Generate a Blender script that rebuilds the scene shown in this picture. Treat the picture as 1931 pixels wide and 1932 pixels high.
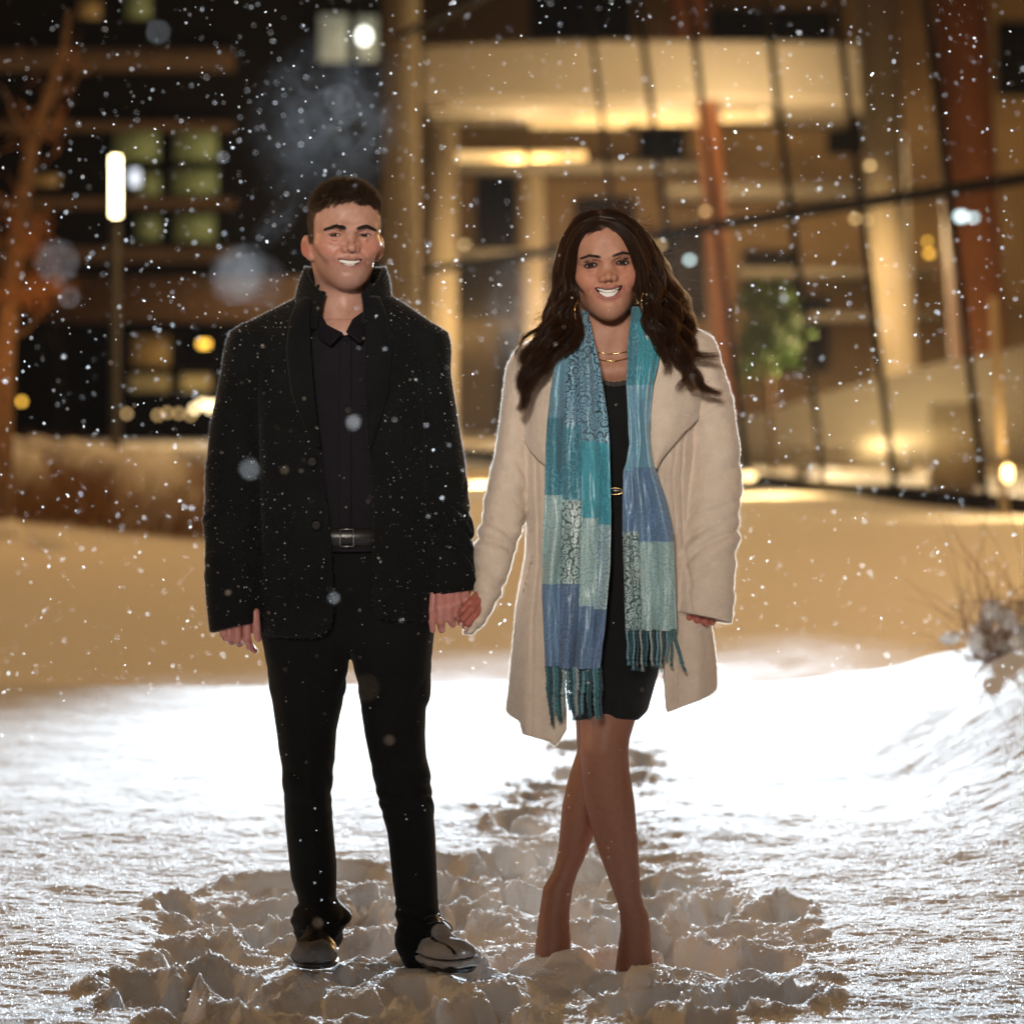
import bpy, math, random
import numpy as np
import openvdb as vdb

# ------------------------------------------------------------------ scene, camera, light
SC = bpy.context.scene
for _o in list(bpy.data.objects):
    bpy.data.objects.remove(_o)
COL = SC.collection
F32 = np.float32
CAM_H, CAM_D, PXM = 1.35, 8.5, 804.6        # camera height, distance to the couple, photo px per metre there


def wx(px, y=0.0):
    return (px - 965.5) / PXM * (y + CAM_D) / CAM_D


def wz(py, y=0.0):
    return CAM_H - (py - 720.0) / PXM * (y + CAM_D) / CAM_D


cam_d = bpy.data.cameras.new('camera')
cam = bpy.data.objects.new('camera', cam_d)
COL.objects.link(cam)
cam.location = (0, -CAM_D, CAM_H)
cam.rotation_euler = (math.radians(90), 0, 0)
cam_d.lens = 85.0
cam_d.sensor_fit = 'HORIZONTAL'
cam_d.sensor_width = 23.977
cam_d.shift_y = -(965.5 - 720.0) / 1931.0
cam_d.clip_start, cam_d.clip_end = 0.05, 1000
cam_d.dof.use_dof = True
cam_d.dof.focus_distance = 8.42
cam_d.dof.aperture_fstop = 2.2
cam_d.dof.aperture_blades = 0
SC.camera = cam
SC.render.resolution_x, SC.render.resolution_y = 1023, 1024

world = bpy.data.worlds.new('World')
SC.world = world
world.use_nodes = True
wn, wl = world.node_tree.nodes, world.node_tree.links
bg = wn['Background']
sky = wn.new('ShaderNodeTexSky')
sky.sky_type = 'NISHITA'
sky.sun_disc = False
sky.sun_elevation = math.radians(1.0)
sky.sun_rotation = math.radians(200)
tint = wn.new('ShaderNodeMix')
tint.data_type = 'RGBA'
tint.inputs[0].default_value = 0.985
tint.inputs[7].default_value = (1.0, 0.58, 0.29, 1)      # city glow on low snow cloud
wl.new(sky.outputs[0], tint.inputs[6])
wl.new(tint.outputs[2], bg.inputs[0])
bg.inputs[1].default_value = 0.095


def lamp(name, kind, loc, energy, color, target=None, **kw):
    d = bpy.data.lights.new(name, kind)
    d.energy, d.color = energy, color
    for k, v in kw.items():
        setattr(d, k, v)
    o = bpy.data.objects.new(name, d)
    COL.objects.link(o)
    o.location = loc
    if target is not None:
        from mathutils import Vector
        o.rotation_euler = (Vector(target) - Vector(loc)).to_track_quat('-Z', 'Y').to_euler()
    return o


# the photographer's flash on a stand behind the couple, aimed at their backs
lamp('flash_light', 'SPOT', (0.70, 18.0, 2.2), 56000, (0.74, 0.88, 1.0), (0.25, 4.6, 0.62),
     spot_size=math.radians(26), spot_blend=1.0, shadow_soft_size=0.08)
# narrow soft lamp behind the photographer, feathered down towards the feet
lamp('front_light', 'SPOT', (-1.2, -13.5, 4.7), 6300, (1.0, 0.90, 0.80), (0.05, 0.0, 1.85),
     spot_size=math.radians(15), spot_blend=1.0, shadow_soft_size=0.7)
# sodium lamps of the plaza behind and beside
lamp('plaza_light_glow', 'POINT', (-21.0, 11.0, 8.0), 4100, (1.0, 0.56, 0.22), shadow_soft_size=1.5)
lamp('plaza_light_glow', 'POINT', (-3.0, 30.0, 9.0), 1500, (1.0, 0.58, 0.22), shadow_soft_size=1.5)
lamp('plaza_light_glow', 'POINT', (10.5, 18.0, 6.0), 3700, (1.0, 0.58, 0.22), shadow_soft_size=1.5)
lamp('plaza_light_glow', 'POINT', (7.5, 3.5, 5.5), 170, (1.0, 0.58, 0.24), shadow_soft_size=0.0)
lamp('plaza_light_glow', 'POINT', (-7.5, 3.0, 5.5), 110, (1.0, 0.60, 0.26), shadow_soft_size=0.0)

SC.view_settings.view_transform = 'Standard'
SC.view_settings.look = 'None'
SC.view_settings.exposure = 0.0
SC.view_settings.gamma = 1.0
SC.cycles.use_denoising = True
SC.cycles.volume_step_rate = 3
SC.cycles.volume_max_steps = 64
SC.cycles.max_bounces = 6
SC.cycles.diffuse_bounces = 3
SC.cycles.glossy_bounces = 3
SC.cycles.transparent_max_bounces = 16
SC.cycles.sample_clamp_indirect = 6.0
SC.cycles.caustics_reflective = False
SC.cycles.caustics_refractive = False

# ------------------------------------------------------------------ helpers
RNG = np.random.default_rng(11)
_perm = np.random.default_rng(5).permutation(256).astype(np.int32)
_perm = np.concatenate([_perm, _perm, _perm])
_grad = np.random.default_rng(6).uniform(-1, 1, (256, 3)).astype(F32)


def perlin(x, y, z=None):
    x = np.asarray(x, F32); y = np.asarray(y, F32)
    z = np.zeros((), F32) if z is None else np.asarray(z, F32)
    x, y, z = np.broadcast_arrays(x, y, z)
    xi, yi, zi = np.floor(x), np.floor(y), np.floor(z)
    xf, yf, zf = x - xi, y - yi, z - zi
    xi = xi.astype(np.int32) & 255; yi = yi.astype(np.int32) & 255; zi = zi.astype(np.int32) & 255
    u, v, w = xf * xf * (3 - 2 * xf), yf * yf * (3 - 2 * yf), zf * zf * (3 - 2 * zf)

    def g(dx, dy, dz):
        h = _perm[_perm[_perm[xi + dx] + yi + dy] + zi + dz]
        q = _grad[h]
        return q[..., 0] * (xf - dx) + q[..., 1] * (yf - dy) + q[..., 2] * (zf - dz)
    a = g(0, 0, 0) * (1 - u) + g(1, 0, 0) * u
    b = g(0, 1, 0) * (1 - u) + g(1, 1, 0) * u
    c = g(0, 0, 1) * (1 - u) + g(1, 0, 1) * u
    d = g(0, 1, 1) * (1 - u) + g(1, 1, 1) * u
    return (a * (1 - v) + b * v) * (1 - w) + (c * (1 - v) + d * v) * w


def fbm(x, y, z=None, oct=4, gain=0.5):
    s, a, f = 0.0, 1.0, 1.0
    for i in range(oct):
        s = s + a * perlin(np.asarray(x) * f + 17.3 * i, np.asarray(y) * f - 9.1 * i,
                           None if z is None else np.asarray(z) * f + 4.7 * i)
        a *= gain; f *= 2.03
    return s


def sstep(a, b, x):
    t = np.clip((x - a) / (b - a), 0, 1)
    return t * t * (3 - 2 * t)


def mesh_np(name, V, Q=None, T=None, smooth=True):
    """mesh from numpy vertices, quads and triangles"""
    me = bpy.data.meshes.new(name)
    V = np.ascontiguousarray(V, F32)
    nq = 0 if Q is None else len(Q)
    nt = 0 if T is None else len(T)
    me.vertices.add(len(V))
    me.vertices.foreach_set('co', V.ravel())
    loops = []
    if nq: loops.append(np.asarray(Q, np.int32).ravel())
    if nt: loops.append(np.asarray(T, np.int32).ravel())
    loops = np.concatenate(loops)
    me.loops.add(len(loops))
    me.loops.foreach_set('vertex_index', loops)
    me.polygons.add(nq + nt)
    st = np.concatenate([np.arange(nq) * 4, nq * 4 + np.arange(nt) * 3]).astype(np.int32)
    me.polygons.foreach_set('loop_start', st)
    if smooth:
        me.polygons.foreach_set('use_smooth', np.ones(nq + nt, bool))
    me.update(calc_edges=True)
    me.validate()
    return me


def link(name, me, mat=None, parent=None, kind=None):
    o = bpy.data.objects.new(name, me)
    COL.objects.link(o)
    if mat is not None:
        for m in (mat if isinstance(mat, (list, tuple)) else [mat]):
            me.materials.append(m)
    if parent is not None:
        o.parent = parent
        o.matrix_parent_inverse = parent.matrix_basis.inverted()
    if kind:
        o['kind'] = kind
    return o


def empty(name, loc, label, cat, group=None):
    o = bpy.data.objects.new(name, None)
    COL.objects.link(o)
    o.location = loc
    return tag(o, label, cat, group)


def tag(o, label, cat, group=None):
    o['label'] = label
    o['category'] = cat
    if group: o['group'] = group
    return o


class MB:
    """collects vertices / quads / tris, built as one mesh object"""
    def __init__(s):
        s.V, s.Q, s.T, s.n = [], [], [], 0
        s.qm, s.tm = [], []

    def add(s, V, Q=None, T=None, mi=0):
        V = np.asarray(V, F32).reshape(-1, 3)
        if Q is not None and len(Q):
            s.Q.append(np.asarray(Q, np.int64) + s.n); s.qm.append(np.full(len(Q), mi))
        if T is not None and len(T):
            s.T.append(np.asarray(T, np.int64) + s.n); s.tm.append(np.full(len(T), mi))
        s.V.append(V); s.n += len(V)
        return s

    def box(s, c, d, mi=0, rz=0.0, ry=0.0):
        v = np.array([[x, y, z] for x in (-1, 1) for y in (-1, 1) for z in (-1, 1)], F32) * np.array(d, F32) / 2
        if ry:
            ca, sa = math.cos(ry), math.sin(ry)
            v = np.stack([v[:, 0] * ca + v[:, 2] * sa, v[:, 1], -v[:, 0] * sa + v[:, 2] * ca], 1)
        if rz:
            ca, sa = math.cos(rz), math.sin(rz)
            v = np.stack([v[:, 0] * ca - v[:, 1] * sa, v[:, 0] * sa + v[:, 1] * ca, v[:, 2]], 1)
        q = [[0, 1, 3, 2], [4, 6, 7, 5], [0, 4, 5, 1], [2, 3, 7, 6], [0, 2, 6, 4], [1, 5, 7, 3]]
        return s.add(v + np.array(c, F32), q, mi=mi)

    def tube(s, P, R, n=10, mi=0, caps=True):
        P = np.asarray(P, F32); m = len(P)
        R = np.broadcast_to(np.asarray(R, F32), (m,))
        tg = np.gradient(P, axis=0)
        tg /= np.linalg.norm(tg, axis=1, keepdims=True) + 1e-9
        ref = np.array([0, 0, 1.0]) if abs(tg[:, 2]).mean() < 0.8 else np.array([0, 1.0, 0])
        a = np.cross(tg, ref); a /= np.linalg.norm(a, axis=1, keepdims=True) + 1e-9
        b = np.cross(tg, a)
        th = np.arange(n) * 2 * np.pi / n
        V = P[:, None] + R[:, None, None] * (a[:, None] * np.cos(th)[None, :, None] + b[:, None] * np.sin(th)[None, :, None])
        i, j = np.meshgrid(np.arange(m - 1), np.arange(n), indexing='ij')
        k = (j + 1) % n
        Q = np.stack([i * n + j, i * n + k, (i + 1) * n + k, (i + 1) * n + j], -1).reshape(-1, 4)
        V = V.reshape(-1, 3)
        T = None
        if caps:
            V = np.concatenate([V, P[:1], P[-1:]])
            jj = np.arange(n); kk = (jj + 1) % n
            T = np.concatenate([np.stack([kk, jj, np.full(n, m * n)], 1),
                                np.stack([(m - 1) * n + jj, (m - 1) * n + kk, np.full(n, m * n + 1)], 1)])
        return s.add(V, Q, T, mi)

    def build(s, name, mat=None, parent=None, smooth=True, kind=None):
        Q = np.concatenate(s.Q) if s.Q else None
        T = np.concatenate(s.T) if s.T else None
        me = mesh_np(name, np.concatenate(s.V), Q, T, smooth)
        o = link(name, me, mat, parent, kind)
        if isinstance(mat, (list, tuple)) and len(mat) > 1:
            mi = np.concatenate(s.qm + s.tm).astype(np.int32)
            if len(mi) == len(me.polygons):
                me.polygons.foreach_set('material_index', mi)
        return o


def sheet(V, closed_u=False):
    """quads of a grid of points V[m,n,3]"""
    m, n = V.shape[:2]
    nn = n if closed_u else n - 1
    i, j = np.meshgrid(np.arange(m - 1), np.arange(nn), indexing='ij')
    k = (j + 1) % n
    return np.stack([i * n + j, i * n + k, (i + 1) * n + k, (i + 1) * n + j], -1).reshape(-1, 4)


def solid_sheet(V, t):
    """grid V[m,n,3] given thickness t along its normals: closed slab"""
    m, n = V.shape[:2]
    du = np.gradient(V, axis=1); dv = np.gradient(V, axis=0)
    nr = np.cross(du, dv); nr /= np.linalg.norm(nr, axis=2, keepdims=True) + 1e-9
    A = (V + nr * t / 2).reshape(-1, 3); B = (V - nr * t / 2).reshape(-1, 3)
    q = sheet(V); N = m * n
    Q = [q, q[:, ::-1] + N]
    idx = np.arange(N).reshape(m, n)
    ring = np.concatenate([idx[0, :], idx[1:, -1], idx[-1, -2::-1], idx[-2:0:-1, 0]])
    r2 = np.roll(ring, -1)
    Q.append(np.stack([ring, ring + N, r2 + N, r2], 1))
    return np.concatenate([A, B]), np.concatenate(Q)


# ---- signed distance modelling
class SDF:
    def __init__(s, lo, hi, h):
        s.lo = np.array(lo, F32); s.h = float(h)
        s.n = np.ceil((np.array(hi) - s.lo) / h).astype(int) + 1
        s.D = np.full(tuple(s.n), 0.5, F32)
        s.ax = [s.lo[i] + s.h * np.arange(s.n[i], dtype=F32) for i in range(3)]

    def sub(s, lo, hi):
        a = np.clip(np.floor((np.array(lo) - s.lo) / s.h).astype(int), 0, s.n)
        b = np.clip(np.ceil((np.array(hi) - s.lo) / s.h).astype(int) + 1, 0, s.n)
        sl = tuple(slice(a[i], b[i]) for i in range(3))
        X = s.ax[0][sl[0]][:, None, None]; Y = s.ax[1][sl[1]][None, :, None]; Z = s.ax[2][sl[2]][None, None, :]
        return sl, X, Y, Z

    def full(s):
        return s.ax[0][:, None, None], s.ax[1][None, :, None], s.ax[2][None, None, :]

    def add(s, f, lo, hi, k=0.01):
        sl, X, Y, Z = s.sub(np.array(lo) - k - 2 * s.h, np.array(hi) + k + 2 * s.h)
        if 0 in s.D[sl].shape: return
        s.D[sl] = smin(s.D[sl], f(X, Y, Z), k)

    def cut(s, f, lo, hi, k=0.004):
        sl, X, Y, Z = s.sub(np.array(lo) - k - 2 * s.h, np.array(hi) + k + 2 * s.h)
        if 0 in s.D[sl].shape: return
        s.D[sl] = -smin(-s.D[sl], f(X, Y, Z), k)

    def ell(s, c, r, k=0.01, R=None, cut=False):
        c = np.array(c, F32); r = np.array(r, F32)
        m = r.max() if R is not None else r
        f = lambda X, Y, Z: ell(X, Y, Z, c, r, R)
        (s.cut if cut else s.add)(f, c - m, c + m, k)

    def cap(s, a, b, ra, rb=None, k=0.01, cut=False):
        rb = ra if rb is None else rb
        a = np.array(a, F32); b = np.array(b, F32); m = max(ra, rb)
        f = lambda X, Y, Z: cone(X, Y, Z, a, b, ra, rb)
        (s.cut if cut else s.add)(f, np.minimum(a, b) - m, np.maximum(a, b) + m, k)

    def chain(s, pts, rad, k=0.006, cut=False):
        for i in range(len(pts) - 1):
            s.cap(pts[i], pts[i + 1], rad[i], rad[i + 1], k, cut)

    def mesh(s, flip=False):
        D = np.clip(s.D, -6 * s.h, 6 * s.h).astype(F32)
        D[0], D[-1] = 6 * s.h, 6 * s.h; D[:, 0], D[:, -1] = 6 * s.h, 6 * s.h; D[:, :, 0], D[:, :, -1] = 6 * s.h, 6 * s.h
        g = vdb.FloatGrid(6 * s.h)
        g.copyFromArray(D)
        p, q = g.convertToQuads(0.0)
        return p * s.h + s.lo, np.asarray(q, np.int64)


def smin(a, b, k):
    if k <= 0: return np.minimum(a, b)
    h = np.maximum(k - np.abs(a - b), 0) / k
    return np.minimum(a, b) - h * h * k * 0.25


def ell(X, Y, Z, c, r, R=None):
    x, y, z = X - c[0], Y - c[1], Z - c[2]
    if R is not None:
        x, y, z = (R[0][0] * x + R[0][1] * y + R[0][2] * z, R[1][0] * x + R[1][1] * y + R[1][2] * z,
                   R[2][0] * x + R[2][1] * y + R[2][2] * z)
    k0 = np.sqrt((x / r[0]) ** 2 + (y / r[1]) ** 2 + (z / r[2]) ** 2)
    k1 = np.sqrt((x / r[0] ** 2) ** 2 + (y / r[1] ** 2) ** 2 + (z / r[2] ** 2) ** 2)
    return k0 * (k0 - 1) / (k1 + 1e-6)


def cone(X, Y, Z, a, b, ra, rb):
    d = b - a; L = float(d @ d) + 1e-12
    t = np.clip(((X - a[0]) * d[0] + (Y - a[1]) * d[1] + (Z - a[2]) * d[2]) / L, 0, 1)
    return np.sqrt((X - a[0] - t * d[0]) ** 2 + (Y - a[1] - t * d[1]) ** 2 + (Z - a[2] - t * d[2]) ** 2) - (ra + (rb - ra) * t)


def rot(rx=0, ry=0, rz=0):
    cx, sx, cy, sy, cz, sz = math.cos(rx), math.sin(rx), math.cos(ry), math.sin(ry), math.cos(rz), math.sin(rz)
    Rx = np.array([[1, 0, 0], [0, cx, -sx], [0, sx, cx]]); Ry = np.array([[cy, 0, sy], [0, 1, 0], [-sy, 0, cy]])
    Rz = np.array([[cz, -sz, 0], [sz, cz, 0], [0, 0, 1]])
    return Rz @ Ry @ Rx


def itp(z, zs, vs):
    """piecewise smooth interpolation; zs in any order"""
    o = np.argsort(zs)
    return np.interp(z, np.array(zs, float)[o], np.array(vs, float)[o]).astype(F32)


def smooth_tab(zs, vs, n=160, w=5):
    zz = np.linspace(min(zs), max(zs), n)
    v = itp(zz, zs, vs)
    k = np.hanning(2 * w + 3)[1:-1]; k /= k.sum()
    vp = np.concatenate([v[0] * 2 - v[w:0:-1], v, v[-1] * 2 - v[-2:-w - 2:-1]])
    return zz, np.convolve(vp, k, 'valid').astype(F32)


# ---- materials
def nmat(name):
    m = bpy.data.materials.new(name); m.use_nodes = True
    nt = m.node_tree
    return m, nt.nodes, nt.links, nt.nodes['Principled BSDF']


def simple(name, col, rough=0.6, metal=0.0, noise=None, bump=None, **kw):
    """principled with a procedural colour variation (noise=(scale, amount)) and bump=(scale, strength, dist)"""
    m, N, L, P = nmat(name)
    P.inputs['Base Color'].default_value = (*col, 1); P.inputs['Roughness'].default_value = rough
    P.inputs['Metallic'].default_value = metal
    for k, v in kw.items():
        P.inputs[k.replace('_', ' ')].default_value = v
    if noise or bump:
        tc = N.new('ShaderNodeTexCoord')
    if noise:
        t = N.new('ShaderNodeTexNoise'); t.inputs['Scale'].default_value = noise[0]; t.inputs['Detail'].default_value = 5
        L.new(tc.outputs['Object'], t.inputs['Vector'])
        r = N.new('ShaderNodeMapRange'); r.inputs[1].default_value = 0.3; r.inputs[2].default_value = 0.7
        r.inputs[3].default_value = 1 - noise[1]; r.inputs[4].default_value = 1 + noise[1]
        L.new(t.outputs['Fac'], r.inputs[0])
        mx = N.new('ShaderNodeMix'); mx.data_type = 'RGBA'; mx.blend_type = 'MULTIPLY'; mx.inputs[0].default_value = 1
        mx.inputs[6].default_value = (*col, 1)
        L.new(r.outputs[0], mx.inputs[7]); L.new(mx.outputs[2], P.inputs['Base Color'])
    if bump:
        t = N.new('ShaderNodeTexNoise'); t.inputs['Scale'].default_value = bump[0]; t.inputs['Detail'].default_value = 4
        L.new(tc.outputs['Object'], t.inputs['Vector'])
        b = N.new('ShaderNodeBump'); b.inputs['Strength'].default_value = bump[1]; b.inputs['Distance'].default_value = bump[2]
        L.new(t.outputs['Fac'], b.inputs['Height']); L.new(b.outputs[0], P.inputs['Normal'])
    return m


def emis(name, col, strength):
    m, N, L, P = nmat(name)
    P.inputs['Base Color'].default_value = (*[c * 0.5 for c in col], 1)
    P.inputs['Emission Color'].default_value = (*col, 1)
    P.inputs['Emission Strength'].default_value = strength
    return m

# ------------------------------------------------------------------ snow ground
m_snow, N, L, P = nmat('snow')
P.inputs['Base Color'].default_value = (0.82, 0.83, 0.84, 1)
P.inputs['Roughness'].default_value = 0.95
P.inputs['Specular IOR Level'].default_value = 0.05
P.inputs['Subsurface Weight'].default_value = 0.4
P.inputs['Subsurface Radius'].default_value = (1.0, 1.0, 1.0)
P.inputs['Subsurface Scale'].default_value = 0.009
_tc = N.new('ShaderNodeTexCoord')
_n1 = N.new('ShaderNodeTexNoise'); _n1.inputs['Scale'].default_value = 55; _n1.inputs['Detail'].default_value = 6; _n1.inputs['Roughness'].default_value = 0.7
L.new(_tc.outputs['Object'], _n1.inputs['Vector'])
_b1 = N.new('ShaderNodeBump'); _b1.inputs['Strength'].default_value = 0.7; _b1.inputs['Distance'].default_value = 0.010
_n2 = N.new('ShaderNodeTexNoise'); _n2.inputs['Scale'].default_value = 190; _n2.inputs['Detail'].default_value = 4; _n2.inputs['Roughness'].default_value = 0.65
L.new(_tc.outputs['Object'], _n2.inputs['Vector'])
_ad = N.new('ShaderNodeMath'); _ad.operation = 'MULTIPLY_ADD'; _ad.inputs[1].default_value = 0.55
L.new(_n2.outputs['Fac'], _ad.inputs[0]); L.new(_n1.outputs['Fac'], _ad.inputs[2])
L.new(_ad.outputs[0], _b1.inputs['Height'])
L.new(_b1.outputs[0], P.inputs['Normal'])


def axis_x():
    a = np.arange(-1.85, 1.8501, 0.0048)
    s, b = 0.0048, []
    x = 1.85
    while x < 130:
        s *= 1.035; x += s; b.append(x)
    b = np.array(b)
    return np.concatenate([-b[::-1], a, b])


def axis_y():
    a = list(np.arange(-1.3, 2.4, 0.0048))
    y, s = a[-1], 0.0048
    while y < 160:
        s = min(s * 1.012, 0.008 + 0.004 * (y + 1) ** 1.15) if y < 12 else s * 1.05
        y += s; a.append(y)
    y, s, b = -1.3, 0.0048, []
    while y > -45:
        s *= 1.08; y -= s; b.append(y)
    return np.array(b[::-1] + a)


def ground_base(x, y):
    h = 0.05 * fbm(x * 0.35, y * 0.35, oct=3) * sstep(-1, 6, y)
    ridge = np.exp(-((y - 7.0 - 0.4 * np.sin(x * 0.9)) / np.where(y < 7.0, 2.0, 1.6)) ** 2)
    h = h + 0.012 * ridge - 0.62 * sstep(7.4, 9.6, y) * (1 - sstep(12, 27, y))
    bank = sstep(1.0, 2.4, x + 0.12 * fbm(x * 0.8 + 3, y * 0.8, oct=3)) * np.exp(-((y - 4.6) / 2.9) ** 2)
    h = h + 0.56 * bank
    h = h + 0.10 * sstep(-1.6, -3.6, x) * np.exp(-((y - 4.8) / 2.6) ** 2)
    h = h + 0.32 * np.exp(-((y - 24) / 6) ** 2) * sstep(-1.0, -6.0, x)      # drift under the grasses
    return h


FEET = ((wx(600), -.12), (wx(815), -.18), (wx(1045), .04), (wx(1196), -.05))


def build_ground():
    xs, ys = axis_x().astype(F32), axis_y().astype(F32)
    X, Y = np.meshgrid(xs, ys)
    h = ground_base(X, Y)
    near = (1 - sstep(9, 14, Y)) * (1 - sstep(3.5, 6, np.abs(X))) * sstep(-3, -1.6, Y)
    h += near * 0.013 * fbm(X * 4.0, Y * 3.2, oct=3)
    # trampled patch round the couple and the track leading to it
    cx, cy = -0.09, 0.25
    w = 0.28 * fbm(X * 2.1 + 9, Y * 2.1, oct=3)
    patch = 1 - sstep(0.72, 1.0, np.sqrt(((X - cx) / 0.88) ** 2 + ((Y - cy) / 1.75) ** 2) + w)
    track = (1 - sstep(0.15, 0.42, np.abs(X - 0.24 - 0.12 * np.sin(Y * 1.7)) + 0.6 * w)) * sstep(0.8, 1.4, Y) * (1 - sstep(4.9, 5.5, Y))
    tr = np.maximum(patch, track * 0.85)
    h -= 0.030 * tr
    # lumps thrown up by the boots
    lump = fbm(X * 7.5 + 31, Y * 6.6, oct=3, gain=0.4)
    rid = 1 - np.abs(fbm(X * 4.2 - 7, Y * 4.2 + 2, oct=3, gain=0.4)) * 2.8
    h += tr * (0.013 * np.clip(lump, -0.6, 1) + 0.010 * np.clip(rid, 0, 1) ** 1.5)
    rng = np.random.default_rng(3)
    steps = []
    for i in range(88):
        for _ in range(30):
            x, y = rng.uniform(-0.9, 0.75), rng.uniform(-1.2, 1.9)
            if ((x - cx) / 0.86) ** 2 + ((y - cy) / 1.65) ** 2 < 1: break
        steps.append((x, y, rng.uniform(-0.6, 0.6), rng.uniform(0.04, 0.085)))
    yy = 1.8
    while yy < 5.2:
        s = 1 if int(yy * 10) % 2 else -1
        steps.append((0.24 + 0.12 * math.sin(yy * 1.7) + s * 0.11, yy, rng.uniform(-0.3, 0.3), 0.10)); yy += 0.27
    for (x, y, a, dp) in steps:
        i0, i1 = np.searchsorted(xs, (x - 0.34, x + 0.34)); j0, j1 = np.searchsorted(ys, (y - 0.34, y + 0.34))
        if i1 - i0 < 2 or j1 - j0 < 2: continue
        sx, sy = X[j0:j1, i0:i1] - x, Y[j0:j1, i0:i1] - y
        u = sx * math.cos(a) - sy * math.sin(a); v = sx * math.sin(a) + sy * math.cos(a)
        r = np.sqrt((u / (0.055 + .03 * math.sin(x * 40) ** 2)) ** 2 + (v / (0.13 + .06 * math.sin(y * 33) ** 2)) ** 2) + 0.40 * fbm(sx * 10 + x * 50, sy * 10 + y * 50, oct=2)
        hole = (1 - sstep(0.66, 1.02, r)) * np.clip(0.8 + 0.8 * fbm(sx * 5 + x * 20, sy * 5, oct=2), .3, 1)
        rim = np.exp(-((r - 1.25) / 0.24) ** 2) * np.clip(0.25 + 1.3 * fbm(sx * 6 + y * 30, sy * 6, oct=2) + 0.35 * (sy > 0), 0, 1.3)
        h[j0:j1, i0:i1] += -dp * hole * (1 + 0.3 * (v / 0.15)) + 0.020 * rim * (1 + 1.1 * np.clip(fbm(sx * 60 + x, sy * 60 + y, oct=3, gain=.7), -.6, 1))
    # clods kicked loose
    for i in range(110):
        x, y = rng.uniform(-0.92, 0.8), rng.uniform(-1.2, 2.2)
        if ((x - cx) / 0.88) ** 2 + ((y - cy) / 1.8) ** 2 > 1 or min(math.hypot(x - fx, (y - fy) * .6) for fx, fy in FEET) < .13: continue
        i0, i1 = np.searchsorted(xs, (x - 0.14, x + 0.14)); j0, j1 = np.searchsorted(ys, (y - 0.14, y + 0.14))
        sx, sy = X[j0:j1, i0:i1] - x, Y[j0:j1, i0:i1] - y
        rr_ = rng.uniform(.010, .034); a = rng.uniform(0, 6.28); el_ = rng.uniform(1, 1.9)
        u = (sx * math.cos(a) - sy * math.sin(a)) / el_; v = sx * math.sin(a) + sy * math.cos(a)
        r = np.sqrt(u * u + v * v) / rr_ + .35 * fbm(sx * 22 + x * 31, sy * 22 + y * 17, oct=3)
        h[j0:j1, i0:i1] += rr_ * rng.uniform(.35, .8) * np.sqrt(np.clip(1 - r, 0, 1))
    # crumbs and wind grain
    grain = fbm(X * 17, Y * 26, oct=4, gain=0.55)
    h += near * (0.0042 * grain + 0.0014 * fbm(X * 75 + 5, Y * 66, oct=2, gain=.7))
    crumb = np.clip(fbm(X * 40 + 50, Y * 36, oct=3, gain=0.7) - 0.06, 0, 1)
    h += tr * (0.018 * crumb * np.clip(rid + lump, 0, 1) + 0.006 * fbm(X * 21 + 3, Y * 17, oct=4, gain=.6) * sstep(-.2, .5, fbm(X * 3.3, Y * 3.3 + 8, oct=2) + .15))
    # the snow settles round the feet
    def settle(px, y, rx, ry, z, k=1.0):
        nonlocal h
        w_ = k * np.exp(-(((X - px) / rx) ** 2 + ((Y - y) / ry) ** 2) ** 1.5)
        h = h * (1 - w_) + (z + 0.25 * (h - z)) * w_
    settle(wx(600), -0.14, 0.12, 0.22, 0.004)
    settle(wx(815), -0.18, 0.14, 0.22, 0.000)
    settle(wx(1045), 0.04, 0.11, 0.13, 0.030)
    settle(wx(1196), -0.05, 0.11, 0.13, -0.002)
    V = np.stack([X, Y, h], -1)
    return xs, ys, h, V


GX, GY, GH, _V = build_ground()


def ground_z(x, y):
    i = min(max(int(np.searchsorted(GX, x)), 1), len(GX) - 1); j = min(max(int(np.searchsorted(GY, y)), 1), len(GY) - 1)
    return float(GH[j, i])


_me = mesh_np('snow_ground', _V.reshape(-1, 3), sheet(_V))
link('snow_ground', _me, m_snow, kind='structure')

# loose crystals lying on the crust, they catch the flash
_n = 90000
_d = np.random.default_rng(31)
_yy = -1.1 + 8.0 * _d.uniform(0, 1, _n) ** 1.5
_xx = (_d.uniform(-1, 1, _n)) * (0.145 * (_yy + 8.5) + .05)
_i = np.clip(np.searchsorted(GX, _xx), 1, len(GX) - 1); _j = np.clip(np.searchsorted(GY, _yy), 1, len(GY) - 1)
_c = np.stack([_xx, _yy, GH[_j, _i] + _d.uniform(.0005, .0035, _n)], 1)
_s = (.0009 + .0021 * _d.uniform(0, 1, _n) ** 2.5)[:, None, None]
_a = np.linalg.qr(_d.normal(size=(_n, 3, 3)))[0]
_q = np.array([[1, 0, 0], [.2, .9, .1], [-1, .1, 0], [-.1, -.9, .1]], F32)
_v = np.einsum('kj,nji->nki', _q, _a) * _s + _c[:, None]
m_crystal, N, L, P = nmat('snow_crystal')
P.inputs['Base Color'].default_value = (.85, .87, .9, 1); P.inputs['Roughness'].default_value = .5
_t = N.new('ShaderNodeBsdfTranslucent'); _t.inputs[0].default_value = (.9, .93, .97, 1)
_m = N.new('ShaderNodeMixShader'); _m.inputs[0].default_value = .55
L.new(P.outputs[0], _m.inputs[1]); L.new(_t.outputs[0], _m.inputs[2])
L.new(_m.outputs[0], [n for n in N if n.type == 'OUTPUT_MATERIAL'][0].inputs[0])
link('snow_crystals', mesh_np('snow_crystals', _v.reshape(-1, 3), np.arange(4 * _n).reshape(-1, 4), None, False), m_crystal, kind='stuff')

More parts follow.
